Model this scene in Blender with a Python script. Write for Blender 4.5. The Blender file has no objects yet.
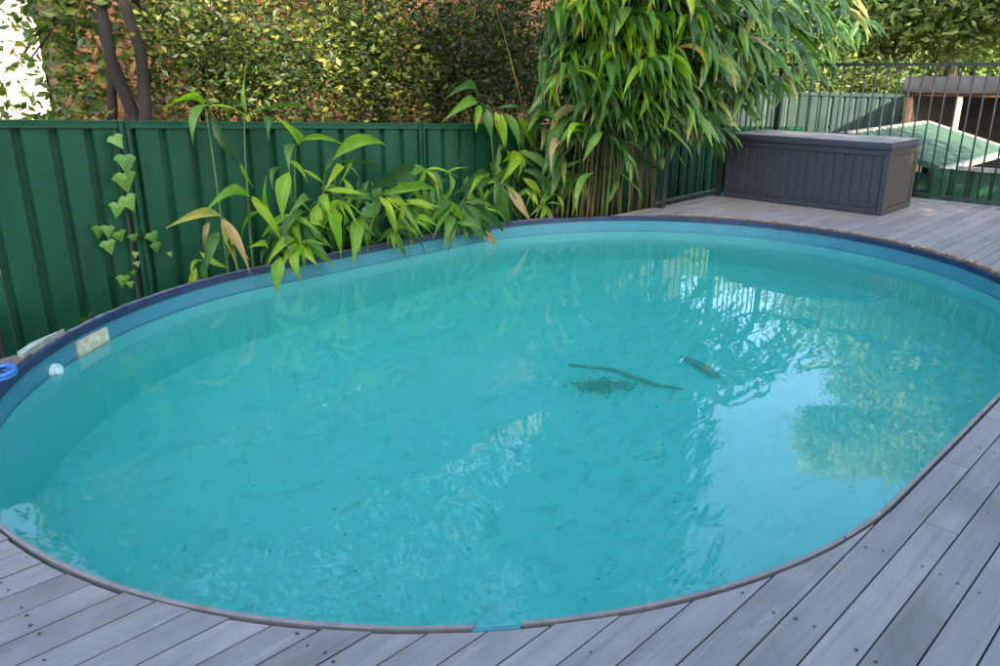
import bpy, bmesh, math, random
import numpy as np
from mathutils import Vector, Matrix, Quaternion
rnd = random.Random(11)
nrg = np.random.default_rng(5)
SC = bpy.context.scene
COL = SC.collection
PI = math.pi
R2 = math.sqrt(.5)
# ------------------------------------------------------------------ camera
# world: X runs along the deck boards / fence, Y across the pool towards the boundary fence, deck top at z = 0
EYE = 1.3
FPX = 780.0
PITCH = math.atan(780 / 2287.0)
cam_d = bpy.data.cameras.new('camera')
cam = bpy.data.objects.new('camera', cam_d)
COL.objects.link(cam)
cam_d.sensor_width = 36.0
cam_d.lens = 36.0 * FPX / 1000.0
cam_d.clip_start = .05
cam_d.clip_end = 2000
cam.location = (0, 0, EYE)
cam.rotation_euler = (PI / 2 - PITCH, 0, -PI / 4)
SC.camera = cam
# ------------------------------------------------------------------ world, sun, exposure
SUN_EL = math.radians(28)
SUN_AZ = Vector((-.50, -.866, 0)).normalized()
sun_dir = Vector((SUN_AZ.x * math.cos(SUN_EL), SUN_AZ.y * math.cos(SUN_EL), math.sin(SUN_EL)))
world = bpy.data.worlds.new('World')
SC.world = world
world.use_nodes = True
wn = world.node_tree
wn.nodes.clear()
sky = wn.nodes.new('ShaderNodeTexSky')
sky.sky_type = 'NISHITA'
sky.sun_disc = False
sky.sun_elevation = SUN_EL
sky.sun_rotation = math.atan2(sun_dir.x, sun_dir.y)
sky.dust_density = 2.2
sky.ozone_density = .55
bg = wn.nodes.new('ShaderNodeBackground')
bg.inputs['Strength'].default_value = .15
wo = wn.nodes.new('ShaderNodeOutputWorld')
wn.links.new(sky.outputs[0], bg.inputs[0])
wn.links.new(bg.outputs[0], wo.inputs[0])
sl = bpy.data.lights.new('sun', 'SUN')
sl.energy = 4.0
sl.angle = math.radians(.6)
sl.color = (1.0, .82, .58)
so = bpy.data.objects.new('sun', sl)
COL.objects.link(so)
so.rotation_euler = (-sun_dir).to_track_quat('-Z', 'Y').to_euler()
so.location = (0, 0, 12)
SC.view_settings.view_transform = 'Standard'
SC.view_settings.look = 'None'
SC.view_settings.gamma = 1
SC.view_settings.exposure = 2.62
SC.cycles.use_denoising = True
SC.cycles.volume_bounces = 2
SC.cycles.max_bounces = 8
SC.cycles.diffuse_bounces = 3
SC.cycles.glossy_bounces = 3
SC.cycles.transmission_bounces = 6

# ------------------------------------------------------------------ photo-to-place helpers
CP, SP = math.cos(PITCH), math.sin(PITCH)
def ray(x, y):
    a = (x - 500) / FPX; b = (333 - y) / FPX
    X, Y, Z = a, CP + b * SP, -SP + b * CP
    return Vector(((X + Y) * R2, (Y - X) * R2, Z))
def at_z(x, y, z):
    r = ray(x, y); t = (z - EYE) / r.z
    return Vector((r.x * t, r.y * t, z))
def at_y(x, y, Y):
    r = ray(x, y); t = Y / r.y
    return Vector((r.x * t, Y, EYE + r.z * t))
def at_x(x, y, X):
    r = ray(x, y); t = X / r.x
    return Vector((X, r.y * t, EYE + r.z * t))
def srgb(r, g, b):
    f = lambda c: (c / 255 / 12.92) if c <= 10 else ((c / 255 + .055) / 1.055) ** 2.4
    return (f(r), f(g), f(b), 1)

# ------------------------------------------------------------------ object helpers
def link(o, parent=None):
    COL.objects.link(o)
    if parent is not None:
        o.parent = parent
    return o
def tag(o, label, cat=None, group=None, kind=None):
    if label: o['label'] = label
    if cat: o['category'] = cat
    if group: o['group'] = group
    if kind: o['kind'] = kind
    return o
def thing(name, label, cat, loc=(0, 0, 0), group=None):
    o = bpy.data.objects.new(name, None)
    o.location = loc
    o.empty_display_size = .1
    link(o)
    return tag(o, label, cat, group)
class MB:
    """collects geometry in world coordinates, becomes one mesh object"""
    def __init__(s): s.v = []; s.f = []; s.smooth = []
    def add(s, vs, fs, smooth=False):
        n = len(s.v); s.v.extend([tuple(p) for p in vs]); s.f.extend([tuple(i + n for i in f) for f in fs])
        s.smooth.extend([smooth] * len(fs)); return s
    def box(s, x0, x1, y0, y1, z0, z1, shear=0.0, xs=0.0):
        # shear: z falls with x
        P = []
        for z in (z0, z1):
            for (x, y) in ((x0, y0), (x1, y0), (x1, y1), (x0, y1)):
                P.append((x, y, z + shear * (x - xs)))
        return s.add(P, [(0, 3, 2, 1), (4, 5, 6, 7), (0, 1, 5, 4), (1, 2, 6, 5), (2, 3, 7, 6), (3, 0, 4, 7)])
    def tube(s, pts, rad, n=7, cap=True):
        pts = [Vector(p) for p in pts]
        if not hasattr(rad, '__len__'): rad = [rad] * len(pts)
        V = []; up = Vector((.13, .31, .94)).normalized()
        for i, p in enumerate(pts):
            d = (pts[min(i + 1, len(pts) - 1)] - pts[max(i - 1, 0)])
            d = d.normalized() if d.length > 1e-9 else Vector((0, 0, 1))
            a = d.cross(up)
            if a.length < .05: a = d.cross(Vector((1, 0, 0)))
            a.normalize(); b = d.cross(a)
            for k in range(n):
                t = 2 * PI * k / n
                V.append(p + (a * math.cos(t) + b * math.sin(t)) * rad[i])
        F = []
        for i in range(len(pts) - 1):
            for k in range(n):
                F.append((i * n + k, i * n + (k + 1) % n, (i + 1) * n + (k + 1) % n, (i + 1) * n + k))
        s.add(V, F, True)
        if cap:
            m = len(s.v) - n * len(pts)
            s.f.append(tuple(m + k for k in range(n))[::-1]); s.smooth.append(False)
            m2 = len(s.v) - n
            s.f.append(tuple(m2 + k for k in range(n))); s.smooth.append(False)
        return s
    def prism(s, poly, z0, z1):
        n = len(poly)
        V = [(x, y, z0) for x, y in poly] + [(x, y, z1) for x, y in poly]
        F = [tuple(range(n))[::-1], tuple(range(n, 2 * n))] + [(i, (i + 1) % n, n + (i + 1) % n, n + i) for i in range(n)]
        return s.add(V, F)
    def mesh(s, name, mats, origin=(0, 0, 0)):
        me = bpy.data.meshes.new(name)
        o = Vector(origin)
        me.from_pydata([tuple(Vector(p) - o) for p in s.v], [], s.f)
        for i, p in enumerate(me.polygons): p.use_smooth = s.smooth[i]
        for m in (mats if isinstance(mats, (list, tuple)) else [mats]): me.materials.append(m)
        me.update()
        return me
    def build(s, name, mat, parent=None, origin=None):
        # a child keeps world coordinates: mesh is stored relative to its parent's location (parents are unrotated empties)
        if parent is not None:
            base = Vector((0, 0, 0)); q = parent
            while q is not None:
                base += q.location; q = q.parent
            me = s.mesh(name, mat, base)
            o = bpy.data.objects.new(name, me)
            return link(o, parent)
        org = Vector(origin) if origin is not None else Vector((0, 0, 0))
        o = bpy.data.objects.new(name, s.mesh(name, mat, org))
        o.location = org
        return link(o)
def bevel(o, w, seg=2):
    m = o.modifiers.new('bevel', 'BEVEL'); m.width = w; m.segments = seg; m.limit_method = 'ANGLE'; m.angle_limit = math.radians(40)
    return o

# ------------------------------------------------------------------ materials
def newmat(name):
    m = bpy.data.materials.new(name); m.use_nodes = True
    nt = m.node_tree; nt.nodes.clear()
    out = nt.nodes.new('ShaderNodeOutputMaterial')
    b = nt.nodes.new('ShaderNodeBsdfPrincipled')
    nt.links.new(b.outputs[0], out.inputs[0])
    return m, nt, b, out
def N(nt, t, **kw):
    n = nt.nodes.new(t)
    for k, v in kw.items():
        if k in n.inputs: n.inputs[k].default_value = v
        else: setattr(n, k, v)
    return n
def coords(nt, scale=(1, 1, 1), kind='Object', rot=(0, 0, 0)):
    tc = N(nt, 'ShaderNodeTexCoord'); mp = N(nt, 'ShaderNodeMapping')
    mp.inputs['Scale'].default_value = scale; mp.inputs['Rotation'].default_value = rot
    nt.links.new(tc.outputs[kind], mp.inputs[0]); return mp
def ramp(nt, src, stops):
    r = N(nt, 'ShaderNodeValToRGB'); e = r.color_ramp.elements
    while len(e) < len(stops): e.new(.5)
    for i, (p, c) in enumerate(stops):
        e[i].position = p; e[i].color = c if len(c) == 4 else (*c, 1)
    nt.links.new(src, r.inputs[0]); return r
def mixc(nt, fac, a, b, mode='MIX'):
    m = N(nt, 'ShaderNodeMix', data_type='RGBA', blend_type=mode)
    for k, v in ((0, fac), (6, a), (7, b)):
        if isinstance(v, (int, float)): m.inputs[k].default_value = v
        elif isinstance(v, tuple): m.inputs[k].default_value = v
        else: nt.links.new(v, m.inputs[k])
    return m.outputs[2]
def bump(nt, b, src, strength=.3, dist=.01):
    n = N(nt, 'ShaderNodeBump'); n.inputs['Strength'].default_value = strength; n.inputs['Distance'].default_value = dist
    nt.links.new(src, n.inputs['Height']); nt.links.new(n.outputs[0], b.inputs['Normal']); return n
def plain(name, c, rough=.6, c2=None, scale=6, sc=(1, 1, 1), bs=.15, bd=.004, metal=0, rlo=None, detail=6, spec=.5):
    m, nt, b, out = newmat(name)
    mp = coords(nt, sc)
    nz = N(nt, 'ShaderNodeTexNoise', Scale=scale, Detail=detail, Roughness=.62); nt.links.new(mp.outputs[0], nz.inputs[0])
    if c2 is None: c2 = tuple(x * .7 for x in c[:3]) + (1,)
    r = ramp(nt, nz.outputs[0], [(.32, c2), (.68, c)])
    nt.links.new(r.outputs[0], b.inputs['Base Color'])
    b.inputs['Roughness'].default_value = rough; b.inputs['Metallic'].default_value = metal
    b.inputs['Specular IOR Level'].default_value = spec
    if bs: bump(nt, b, nz.outputs[0], bs, bd)
    return m
M = {}
def deck_mat():
    m, nt, b, out = newmat('painted_decking')
    oi = N(nt, 'ShaderNodeObjectInfo')
    tc = N(nt, 'ShaderNodeTexCoord')
    off = N(nt, 'ShaderNodeVectorMath', operation='SCALE'); off.inputs[3].default_value = 37.0
    cx = N(nt, 'ShaderNodeCombineXYZ'); nt.links.new(oi.outputs['Random'], cx.inputs[0]); nt.links.new(oi.outputs['Random'], cx.inputs[2])
    nt.links.new(cx.outputs[0], off.inputs[0])
    ad = N(nt, 'ShaderNodeVectorMath', operation='ADD'); nt.links.new(tc.outputs['Object'], ad.inputs[0]); nt.links.new(off.outputs[0], ad.inputs[1])
    def noise(scale, sc, det=6, rough=.6, dist=0.0):
        mp = N(nt, 'ShaderNodeMapping'); mp.inputs['Scale'].default_value = sc; nt.links.new(ad.outputs[0], mp.inputs[0])
        n = N(nt, 'ShaderNodeTexNoise', Scale=scale, Detail=det, Roughness=rough, Distortion=dist); nt.links.new(mp.outputs[0], n.inputs[0]); return n
    grain = noise(30, (.045, 1, 1), 5, .65, .6)
    fine = noise(120, (.03, 1, 1), 3)
    blot = noise(2.2, (1, 1, 1), 5, .6)
    wear = noise(9, (.35, 1, 1), 6, .7)
    base = ramp(nt, grain.outputs[0], [(.36, (.212, .193, .182)), (.48, (.246, .225, .212)), (.64, (.270, .248, .234))])
    bl = ramp(nt, blot.outputs[0], [(.3, (.80, .80, .82)), (.7, (1.08, 1.07, 1.05))])
    c1 = mixc(nt, 1.0, base.outputs[0], bl.outputs[0], 'MULTIPLY')
    vr = N(nt, 'ShaderNodeMapRange'); nt.links.new(oi.outputs['Random'], vr.inputs[0]); vr.inputs[3].default_value = .86; vr.inputs[4].default_value = 1.10
    c2 = mixc(nt, 1.0, c1, vr.outputs[0], 'MULTIPLY')
    wr = ramp(nt, wear.outputs[0], [(.60, (0, 0, 0)), (.68, (1, 1, 1))])
    wf = N(nt, 'ShaderNodeMath', operation='MULTIPLY'); nt.links.new(wr.outputs[0], wf.inputs[0]); wf.inputs[1].default_value = .5
    c3 = mixc(nt, wf.outputs[0], c2, (.30, .295, .285, 1))
    chk = noise(46, (.035, 1.0, 1), 7, .75, .35)
    cr = ramp(nt, chk.outputs[0], [(.555, (0, 0, 0)), (.64, (1, 1, 1))])
    cf = N(nt, 'ShaderNodeMath', operation='MULTIPLY'); nt.links.new(cr.outputs[0], cf.inputs[0]); cf.inputs[1].default_value = .2
    c3 = mixc(nt, cf.outputs[0], c3, (.105, .095, .092, 1))
    stn = noise(1.1, (1, 1, 1), 7, .7, .8)
    sr = ramp(nt, stn.outputs[0], [(.48, (1.04, 1.04, 1.04)), (.66, (.76, .75, .74))])
    c3 = mixc(nt, 1.0, c3, sr.outputs[0], 'MULTIPLY')
    # knots and short dark checks along the grain
    vo = N(nt, 'ShaderNodeTexVoronoi', Scale=3.0); mpv = N(nt, 'ShaderNodeMapping'); mpv.inputs['Scale'].default_value = (.8, 4, 1)
    nt.links.new(ad.outputs[0], mpv.inputs[0]); nt.links.new(mpv.outputs[0], vo.inputs[0])
    kn = ramp(nt, vo.outputs['Distance'], [(.02, (1, 1, 1)), (.055, (0, 0, 0))])
    c4 = mixc(nt, kn.outputs[0], c3, (.10, .095, .10, 1))
    nt.links.new(c4, b.inputs['Base Color'])
    b.inputs['Roughness'].default_value = .62
    mx = N(nt, 'ShaderNodeMath', operation='ADD'); nt.links.new(grain.outputs[0], mx.inputs[0]); nt.links.new(fine.outputs[0], mx.inputs[1])
    bump(nt, b, mx.outputs[0], .35, .003)
    return m
def leaf_mat(name, stops, trans=.35, rough=.42, tcol=None, key='island', streak=True):
    """stops: colours across random leaves"""
    m, nt, b, out = newmat(name)
    if key == 'island':
        g = N(nt, 'ShaderNodeNewGeometry'); src = g.outputs['Random Per Island']
    else:
        g = N(nt, 'ShaderNodeObjectInfo'); src = g.outputs['Random']
    r = ramp(nt, src, stops)
    col = r.outputs[0]
    if streak:
        mp = coords(nt, (1, 1, 1)); nz = N(nt, 'ShaderNodeTexNoise', Scale=7, Detail=3); nt.links.new(mp.outputs[0], nz.inputs[0])
        rr = ramp(nt, nz.outputs[0], [(.3, (.72, .74, .7)), (.7, (1.15, 1.12, 1.0))])
        col = mixc(nt, 1.0, col, rr.outputs[0], 'MULTIPLY')
    if key == 'object' and 'leaf' in name and 'ivy' not in name:
        tcx = N(nt, 'ShaderNodeTexCoord'); sx = N(nt, 'ShaderNodeSeparateXYZ'); nt.links.new(tcx.outputs['Object'], sx.inputs[0])
        ab = N(nt, 'ShaderNodeMath', operation='ABSOLUTE'); nt.links.new(sx.outputs[1], ab.inputs[0])
        mid = ramp(nt, ab.outputs[0], [(.012, (1, 1, 1)), (.035, (0, 0, 0))])
        col = mixc(nt, mid.outputs[0], col, mixc(nt, 1.0, col, (1.5, 1.35, 1.3, 1), 'MULTIPLY'))
        sy = N(nt, 'ShaderNodeMath', operation='MULTIPLY'); nt.links.new(sx.outputs[1], sy.inputs[0]); sy.inputs[1].default_value = 75
        sn = N(nt, 'ShaderNodeMath', operation='SINE'); nt.links.new(sy.outputs[0], sn.inputs[0])
        vr_ = N(nt, 'ShaderNodeMapRange'); nt.links.new(sn.outputs[0], vr_.inputs[0]); vr_.inputs[1].default_value = -1; vr_.inputs[3].default_value = .84; vr_.inputs[4].default_value = 1.06
        col = mixc(nt, 1.0, col, vr_.outputs[0], 'MULTIPLY')
        # brown tips on some leaves
        oi2 = N(nt, 'ShaderNodeObjectInfo'); st = N(nt, 'ShaderNodeMath', operation='MULTIPLY_ADD'); nt.links.new(oi2.outputs['Random'], st.inputs[0]); st.inputs[1].default_value = .22; nt.links.new(sx.outputs[0], st.inputs[2])
        tip = ramp(nt, st.outputs[0], [(1.0 - .02, (0, 0, 0)), (1.0, (1, 1, 1))])
        tm = N(nt, 'ShaderNodeMapRange'); nt.links.new(st.outputs[0], tm.inputs[0]); tm.inputs[1].default_value = 1.04; tm.inputs[2].default_value = 1.14
        col = mixc(nt, tm.outputs[0], col, (.26, .17, .08, 1))
    nt.links.new(col, b.inputs['Base Color'])
    b.inputs['Roughness'].default_value = rough
    t = N(nt, 'ShaderNodeBsdfTranslucent')
    tc = mixc(nt, 1.0, col, tcol or (1.25, 1.35, .55, 1), 'MULTIPLY')
    nt.links.new(tc, t.inputs[0])
    mx = N(nt, 'ShaderNodeMixShader'); mx.inputs[0].default_value = trans
    nt.links.new(b.outputs[0], mx.inputs[1]); nt.links.new(t.outputs[0], mx.inputs[2]); nt.links.new(mx.outputs[0], out.inputs[0])
    return m
def water_mat():
    m, nt, b, out = newmat('pool_water')
    nt.nodes.remove(b)
    mp = coords(nt, (1, 1, 1))
    n1 = N(nt, 'ShaderNodeTexNoise', Scale=2.2, Detail=1.5, Roughness=.4, Distortion=.5); nt.links.new(mp.outputs[0], n1.inputs[0])
    n2 = N(nt, 'ShaderNodeTexNoise', Scale=11, Detail=2.0, Roughness=.5, Distortion=.3); nt.links.new(mp.outputs[0], n2.inputs[0])
    s1 = N(nt, 'ShaderNodeMath', operation='MULTIPLY'); s1.inputs[1].default_value = .07; nt.links.new(n2.outputs[0], s1.inputs[0])
    ad = N(nt, 'ShaderNodeMath', operation='ADD'); nt.links.new(n1.outputs[0], ad.inputs[0]); nt.links.new(s1.outputs[0], ad.inputs[1])
    bp = N(nt, 'ShaderNodeBump'); bp.inputs['Strength'].default_value = 1.0; bp.inputs['Distance'].default_value = .0029
    nt.links.new(ad.outputs[0], bp.inputs['Height'])
    g = N(nt, 'ShaderNodeBsdfGlass'); g.inputs['IOR'].default_value = 1.33; g.inputs['Roughness'].default_value = 0.0
    g.inputs['Color'].default_value = (1, 1, 1, 1)
    nt.links.new(bp.outputs[0], g.inputs['Normal'])
    nt.links.new(g.outputs[0], out.inputs['Surface'])
    va = N(nt, 'ShaderNodeVolumeAbsorption'); va.inputs['Color'].default_value = (.02, .985, .915, 1); va.inputs['Density'].default_value = .46
    vs = N(nt, 'ShaderNodeVolumeScatter'); vs.inputs['Color'].default_value = (.06, .99, .95, 1); vs.inputs['Density'].default_value = .44
    ash = N(nt, 'ShaderNodeAddShader'); nt.links.new(va.outputs[0], ash.inputs[0]); nt.links.new(vs.outputs[0], ash.inputs[1])
    nt.links.new(ash.outputs[0], out.inputs['Volume'])
    return m
def liner_mat():
    m, nt, b, out = newmat('turquoise_liner')
    mp = coords(nt)
    n1 = N(nt, 'ShaderNodeTexNoise', Scale=.9, Detail=6, Roughness=.6, Distortion=.3); nt.links.new(mp.outputs[0], n1.inputs[0])
    mp2 = coords(nt, (1.0, 2.2, 1), rot=(0, 0, .9))
    n2 = N(nt, 'ShaderNodeTexNoise', Scale=5.0, Detail=9, Roughness=.72, Distortion=.8); nt.links.new(mp2.outputs[0], n2.inputs[0])
    base = ramp(nt, n1.outputs[0], [(.3, (.25, .82, .76)), (.7, (.33, .90, .84))])
    al = ramp(nt, n2.outputs[0], [(.52, (0, 0, 0)), (.72, (1, 1, 1))])
    af = N(nt, 'ShaderNodeMath', operation='MULTIPLY'); nt.links.new(al.outputs[0], af.inputs[0]); af.inputs[1].default_value = .7
    nt.links.new(mixc(nt, af.outputs[0], base.outputs[0], (.14, .40, .30, 1)), b.inputs['Base Color'])
    b.inputs['Roughness'].default_value = .5
    return m
M['deck'] = deck_mat()
M['water'] = water_mat()
M['liner'] = liner_mat()
M['liner_wall'] = plain('blue_liner_wall', (.28, .72, .70, 1), .45, (.24, .66, .64, 1), 3, (1, 1, .35), .05)
M['rim'] = plain('faded_blue_rim', srgb(36, 56, 92), .5, srgb(24, 36, 62), 9, bs=.1)
M['lip'] = plain('wet_liner_lip', (.04, .215, .235, 1), .4, (.035, .18, .20, 1), 8, bs=0)
M['band'] = plain('blue_waterline_band', (.055, .22, .29, 1), .4, (.045, .19, .26, 1), 3, (1, 1, .4), .03)
M['rimcap'] = plain('weathered_rim_cap', srgb(128, 124, 138), .75, srgb(60, 58, 70), 22, bs=.4)
M['coping'] = plain('painted_coping', (.25, .23, .225, 1), .6, (.17, .155, .15, 1), 14, bs=.2)
M['fence'] = plain('green_steel_fence', srgb(25, 76, 53), .44, srgb(13, 55, 38), 3.2, (1, 1, .22), .03, spec=.22)
M['fence_dark'] = plain('green_steel_trim', srgb(23, 76, 52), .42, srgb(16, 60, 42), 3, bs=.03, spec=.25)
M['soil'] = plain('soil_and_grass', (.07, .075, .035, 1), .95, (.035, .03, .02, 1), 5, bs=.6, bd=.05)
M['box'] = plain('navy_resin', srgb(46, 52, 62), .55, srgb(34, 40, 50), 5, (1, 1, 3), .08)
M['boxend'] = plain('bounce_warmed_resin', srgb(58, 50, 44), .6, srgb(40, 37, 36), 6, (1, 1, 2), .1)  # brown tone stands for warm light bounced onto the box end
M['boxlid'] = plain('dusty_skylit_lid', srgb(150, 148, 144), .7, srgb(104, 104, 104), 4, bs=.15)  # paler top: dust, plus sky light put into the colour
M['bar'] = plain('dark_green_powdercoat', srgb(38, 52, 50), .4, srgb(28, 40, 40), 8, bs=0)
M['culm'] = plain('bamboo_culm', srgb(112, 92, 46), .5, srgb(62, 62, 32), 6, (1, 1, .4), .1)
M['stem'] = plain('green_stem', srgb(92, 120, 62), .5, srgb(62, 88, 44), 8, bs=0)
M['leaf'] = leaf_mat('broad_green_leaf', [(0, (.03, .09, .024)), (.35, (.052, .15, .028)), (.7, (.09, .22, .034)), (1, (.15, .29, .038))], .33, .5, key='object')
M['leaf_b'] = leaf_mat('bright_young_leaf', [(0, (.15, .34, .022)), (.6, (.24, .44, .024)), (1, (.36, .50, .03))], .45, .5, key='object')
M['leaf_y'] = leaf_mat('yellowing_leaf', [(0, (.40, .38, .08)), (.5, (.46, .30, .10)), (1, (.50, .36, .20))], .35, .5, key='object')
M['leaf_d'] = leaf_mat('dry_tan_leaf', [(0, (.30, .22, .10)), (1, (.42, .32, .17))], .25, .7, (1.1, 1.0, .7, 1), key='object')
M['leaf_mass'] = leaf_mat('bamboo_leaf_mass', [(0, (.03, .09, .028)), (.4, (.06, .15, .035)), (.72, (.10, .22, .04)), (.90, (.15, .27, .05)), (.97, (.24, .30, .07)), (1, (.36, .29, .14))], .34, .38)
M['shrub'] = leaf_mat('shrub_leaves', [(0, (.012, .030, .009)), (.45, (.030, .060, .014)), (.75, (.070, .11, .020)), (.90, (.15, .18, .028)), (1, (.28, .28, .04))], .4, .42, streak=False)
M['treeleaf'] = leaf_mat('tree_leaves', [(0, (.026, .052, .014)), (.5, (.055, .095, .022)), (.85, (.10, .15, .028)), (1, (.19, .22, .035))], .4, .45, streak=False)
M['feather'] = leaf_mat('feathery_leaves', [(0, (.10, .165, .055)), (.5, (.155, .24, .075)), (.85, (.21, .29, .08)), (1, (.28, .33, .09))], .5, .45, streak=False)
M['sun_tinted'] = leaf_mat('sun_tinted_leaves', [(0, (.20, .26, .03)), (.5, (.34, .38, .045)), (1, (.52, .50, .07))], .4, .5, streak=False)  # leaf colour lightened so the crown reads as sunlit in the water
M['ivy'] = leaf_mat('ivy_leaf', [(0, (.10, .25, .05)), (1, (.20, .38, .07))], .3, .45, key='object')
M['ivystem'] = plain('dark_vine_stem', (.03, .03, .022, 1), .8, bs=0)
M['bark'] = plain('dark_bark', (.014, .011, .009, 1), .9, (.006, .005, .005, 1), 14, (1, 1, .3), .7, .02)
M['bark_l'] = plain('pale_bark', (.30, .24, .18, 1), .9, (.14, .11, .085, 1), 14, (1, 1, .3), .6, .02)
M['brick'] = leaf_mat('fired_brick', [(0, (.045, .019, .009)), (.4, (.068, .029, .013)), (.8, (.092, .040, .018)), (1, (.115, .055, .026))], 0.0, .85, streak=True)
M['mortar'] = plain('mortar', (.04, .031, .024, 1), .95, bs=.3)
M['render'] = plain('cream_render', (.82, .75, .64, 1), .85, (.74, .66, .54, 1), 3)
M['trim'] = plain('white_trim', (.26, .27, .26, 1), .5, bs=0)
M['tile'] = plain('dark_roof_tile', (.11, .09, .085, 1), .7, bs=.3)
M['glass'] = plain('dark_window_glass', (.02, .025, .03, 1), .06, bs=0)
M['shed_roof'] = plain('pale_green_roof_steel', srgb(52, 80, 70), .5, srgb(46, 72, 63), 3, bs=.03)
M['shed_wall'] = plain('shed_green_steel', srgb(38, 80, 60), .45, srgb(30, 66, 48), 2, bs=.03)
M['far_fence'] = plain('weathered_green_fence', srgb(58, 80, 76), .55, srgb(46, 66, 64), 3, bs=.05)
M['tarp'] = plain('charcoal_tarpaulin', srgb(44, 46, 56), .6, srgb(30, 32, 40), 4, bs=.4, bd=.02)
M['timber'] = plain('raw_timber', srgb(84, 62, 46), .8, srgb(58, 44, 34), 7, (1, 1, 1), .3)
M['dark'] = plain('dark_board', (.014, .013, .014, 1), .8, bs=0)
M['slab'] = plain('lichened_concrete', srgb(178, 186, 172), .9, srgb(120, 132, 120), 12, bs=.4)
M['grey_timber'] = plain('silvered_timber', srgb(122, 112, 104), .9, srgb(78, 70, 66), 18, (1, .2, 1), .4)
M['hose'] = plain('blue_hose', srgb(70, 120, 190), .4, srgb(56, 100, 170), 5, bs=0)
M['plate'] = plain('stained_white_plastic', srgb(214, 216, 196), .5, srgb(168, 140, 96), 16, bs=.05)
M['inlet'] = plain('white_plastic', srgb(205, 225, 225), .45, srgb(180, 205, 205), 8, bs=0)
M['nail'] = plain('nail_head', (.025, .024, .028, 1), .6, bs=0)
M['rust'] = plain('rotted_edge', srgb(120, 92, 62), .95, srgb(46, 38, 32), 26, (1, 1, 1), .8, .01)
M['debris'] = leaf_mat('sunken_leaves', [(0, (.10, .11, .035)), (1, (.30, .29, .11))], 0, .8, streak=False)
M['litter'] = leaf_mat('dry_litter', [(0, (.12, .08, .05)), (.6, (.26, .18, .10)), (1, (.45, .36, .24))], 0, .8, streak=False)
M['stick'] = plain('wet_stick', (.30, .32, .17, 1), .8, bs=.2)

# ------------------------------------------------------------------ pool outline
CX1, CX2, CY, PR = 2.44, 4.39, 2.73, 2.08
WATER_Z, FLOOR_Z = -.125, -1.2
def stadium(r, n=48, cx1=CX1, cx2=CX2):
    P = []
    for k in range(n + 1):
        t = PI / 2 + PI * k / n
        q = r - (.075 * math.sin(2 * (t - PI / 2)) if t < PI else 0)
        P.append((cx1 + q * math.cos(t), CY + q * math.sin(t)))
    for k in range(n + 1):
        t = -PI / 2 + PI * k / n
        P.append((cx2 + r * math.cos(t), CY + r * math.sin(t)))
    return P
def ring(mb, loops, smooth=True, close=True):
    """loops: list of lists of 3-D points, lofted in order"""
    n = len(loops[0]); V = [p for l in loops for p in l]; F = []
    for i in range(len(loops) - 1):
        for k in range(n if close else n - 1):
            F.append((i * n + k, i * n + (k + 1) % n, (i + 1) * n + (k + 1) % n, (i + 1) * n + k))
    return mb.add(V, F, smooth)
def lz(r, z): return [(x, y, z) for x, y in stadium(r)]
# ------------------------------------------------------------------ ground (a sheet with the pool let into it, out to the horizon)
GZ = -.85
gb = MB()
loops = [lz(PR + .06, GZ)]
for rad in (6, 14, 40, 120, 500):
    loops.append([(3.4 + (x - 3.4) / math.hypot(x - 3.4, y - CY) * rad, CY + (y - CY) / math.hypot(x - 3.4, y - CY) * rad, GZ) for x, y in stadium(PR)])
ring(gb, loops[::-1], False)
g = gb.build('ground', M['soil']); g['kind'] = 'structure'

# ------------------------------------------------------------------ swimming pool
pool = thing('swimming_pool', 'turquoise oval swimming pool sunk in a grey timber deck', 'swimming pool', (3.4, CY, 0))
mb = MB(); ring(mb, [lz(PR, -.002), lz(PR, FLOOR_Z)][::-1]); ring(mb, [lz(PR + .05, -.004), lz(PR + .05, FLOOR_Z - .04)])
mb.build('liner_wall', M['liner_wall'], pool)
mb = MB(); mb.prism(stadium(PR + .02), FLOOR_Z - .03, FLOOR_Z); mb.build('pool_floor', M['liner'], pool)
def arc_point(s, r):
    """s in 0..1 around the oval, anticlockwise from the top of the left end"""
    P = stadium(r, 96)
    L = [0]
    for a, b in zip(P, P[1:] + P[:1]): L.append(L[-1] + math.dist(a, b))
    t = (s % 1) * L[-1]
    for i in range(len(P)):
        if L[i + 1] >= t:
            a = P[i]; b = P[(i + 1) % len(P)]; q = (t - L[i]) / max(1e-9, L[i + 1] - L[i])
            return (a[0] + (b[0] - a[0]) * q, a[1] + (b[1] - a[1]) * q)
def s_near(pt):
    P = stadium(PR, 96); L = [0]
    for a, b in zip(P, P[1:] + P[:1]): L.append(L[-1] + math.dist(a, b))
    i = min(range(len(P)), key=lambda k: math.dist(P[k], pt[:2]))
    # refine on straight parts
    best = None
    for k in (i - 1, i):
        a = Vector(P[k % len(P)]); b = Vector(P[(k + 1) % len(P)]); d = b - a
        q = max(0, min(1, (Vector(pt[:2]) - a).dot(d) / max(1e-9, d.length_squared)))
        e = (a + d * q - Vector(pt[:2])).length
        if best is None or e < best[0]: best = (e, (L[k % len(P)] + d.length * q) / L[-1])
    return best[1]
def strip(mb, s0, s1, r0, r1, z0, z1, n=40, wob=0):
    A = []
    for i in range(n + 1):
        s = s0 + (s1 - s0) * i / n
        w = wob * math.sin(i * 1.3) * math.sin(i * .37)
        a = arc_point(s, r0); b = arc_point(s, r1 + w)
        A.append(((*a, z0), (*b, z0), (*b, z1), (*a, z1)))
    V = [p for q in A for p in q]; F = []
    for i in range(n):
        for k in range(4):
            F.append((4 * i + k, 4 * i + (k + 1) % 4, 4 * i + 4 + (k + 1) % 4, 4 * i + 4 + k))
    F += [(3, 2, 1, 0), (4 * n, 4 * n + 1, 4 * n + 2, 4 * n + 3)]
    return mb.add(V, F)
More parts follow.
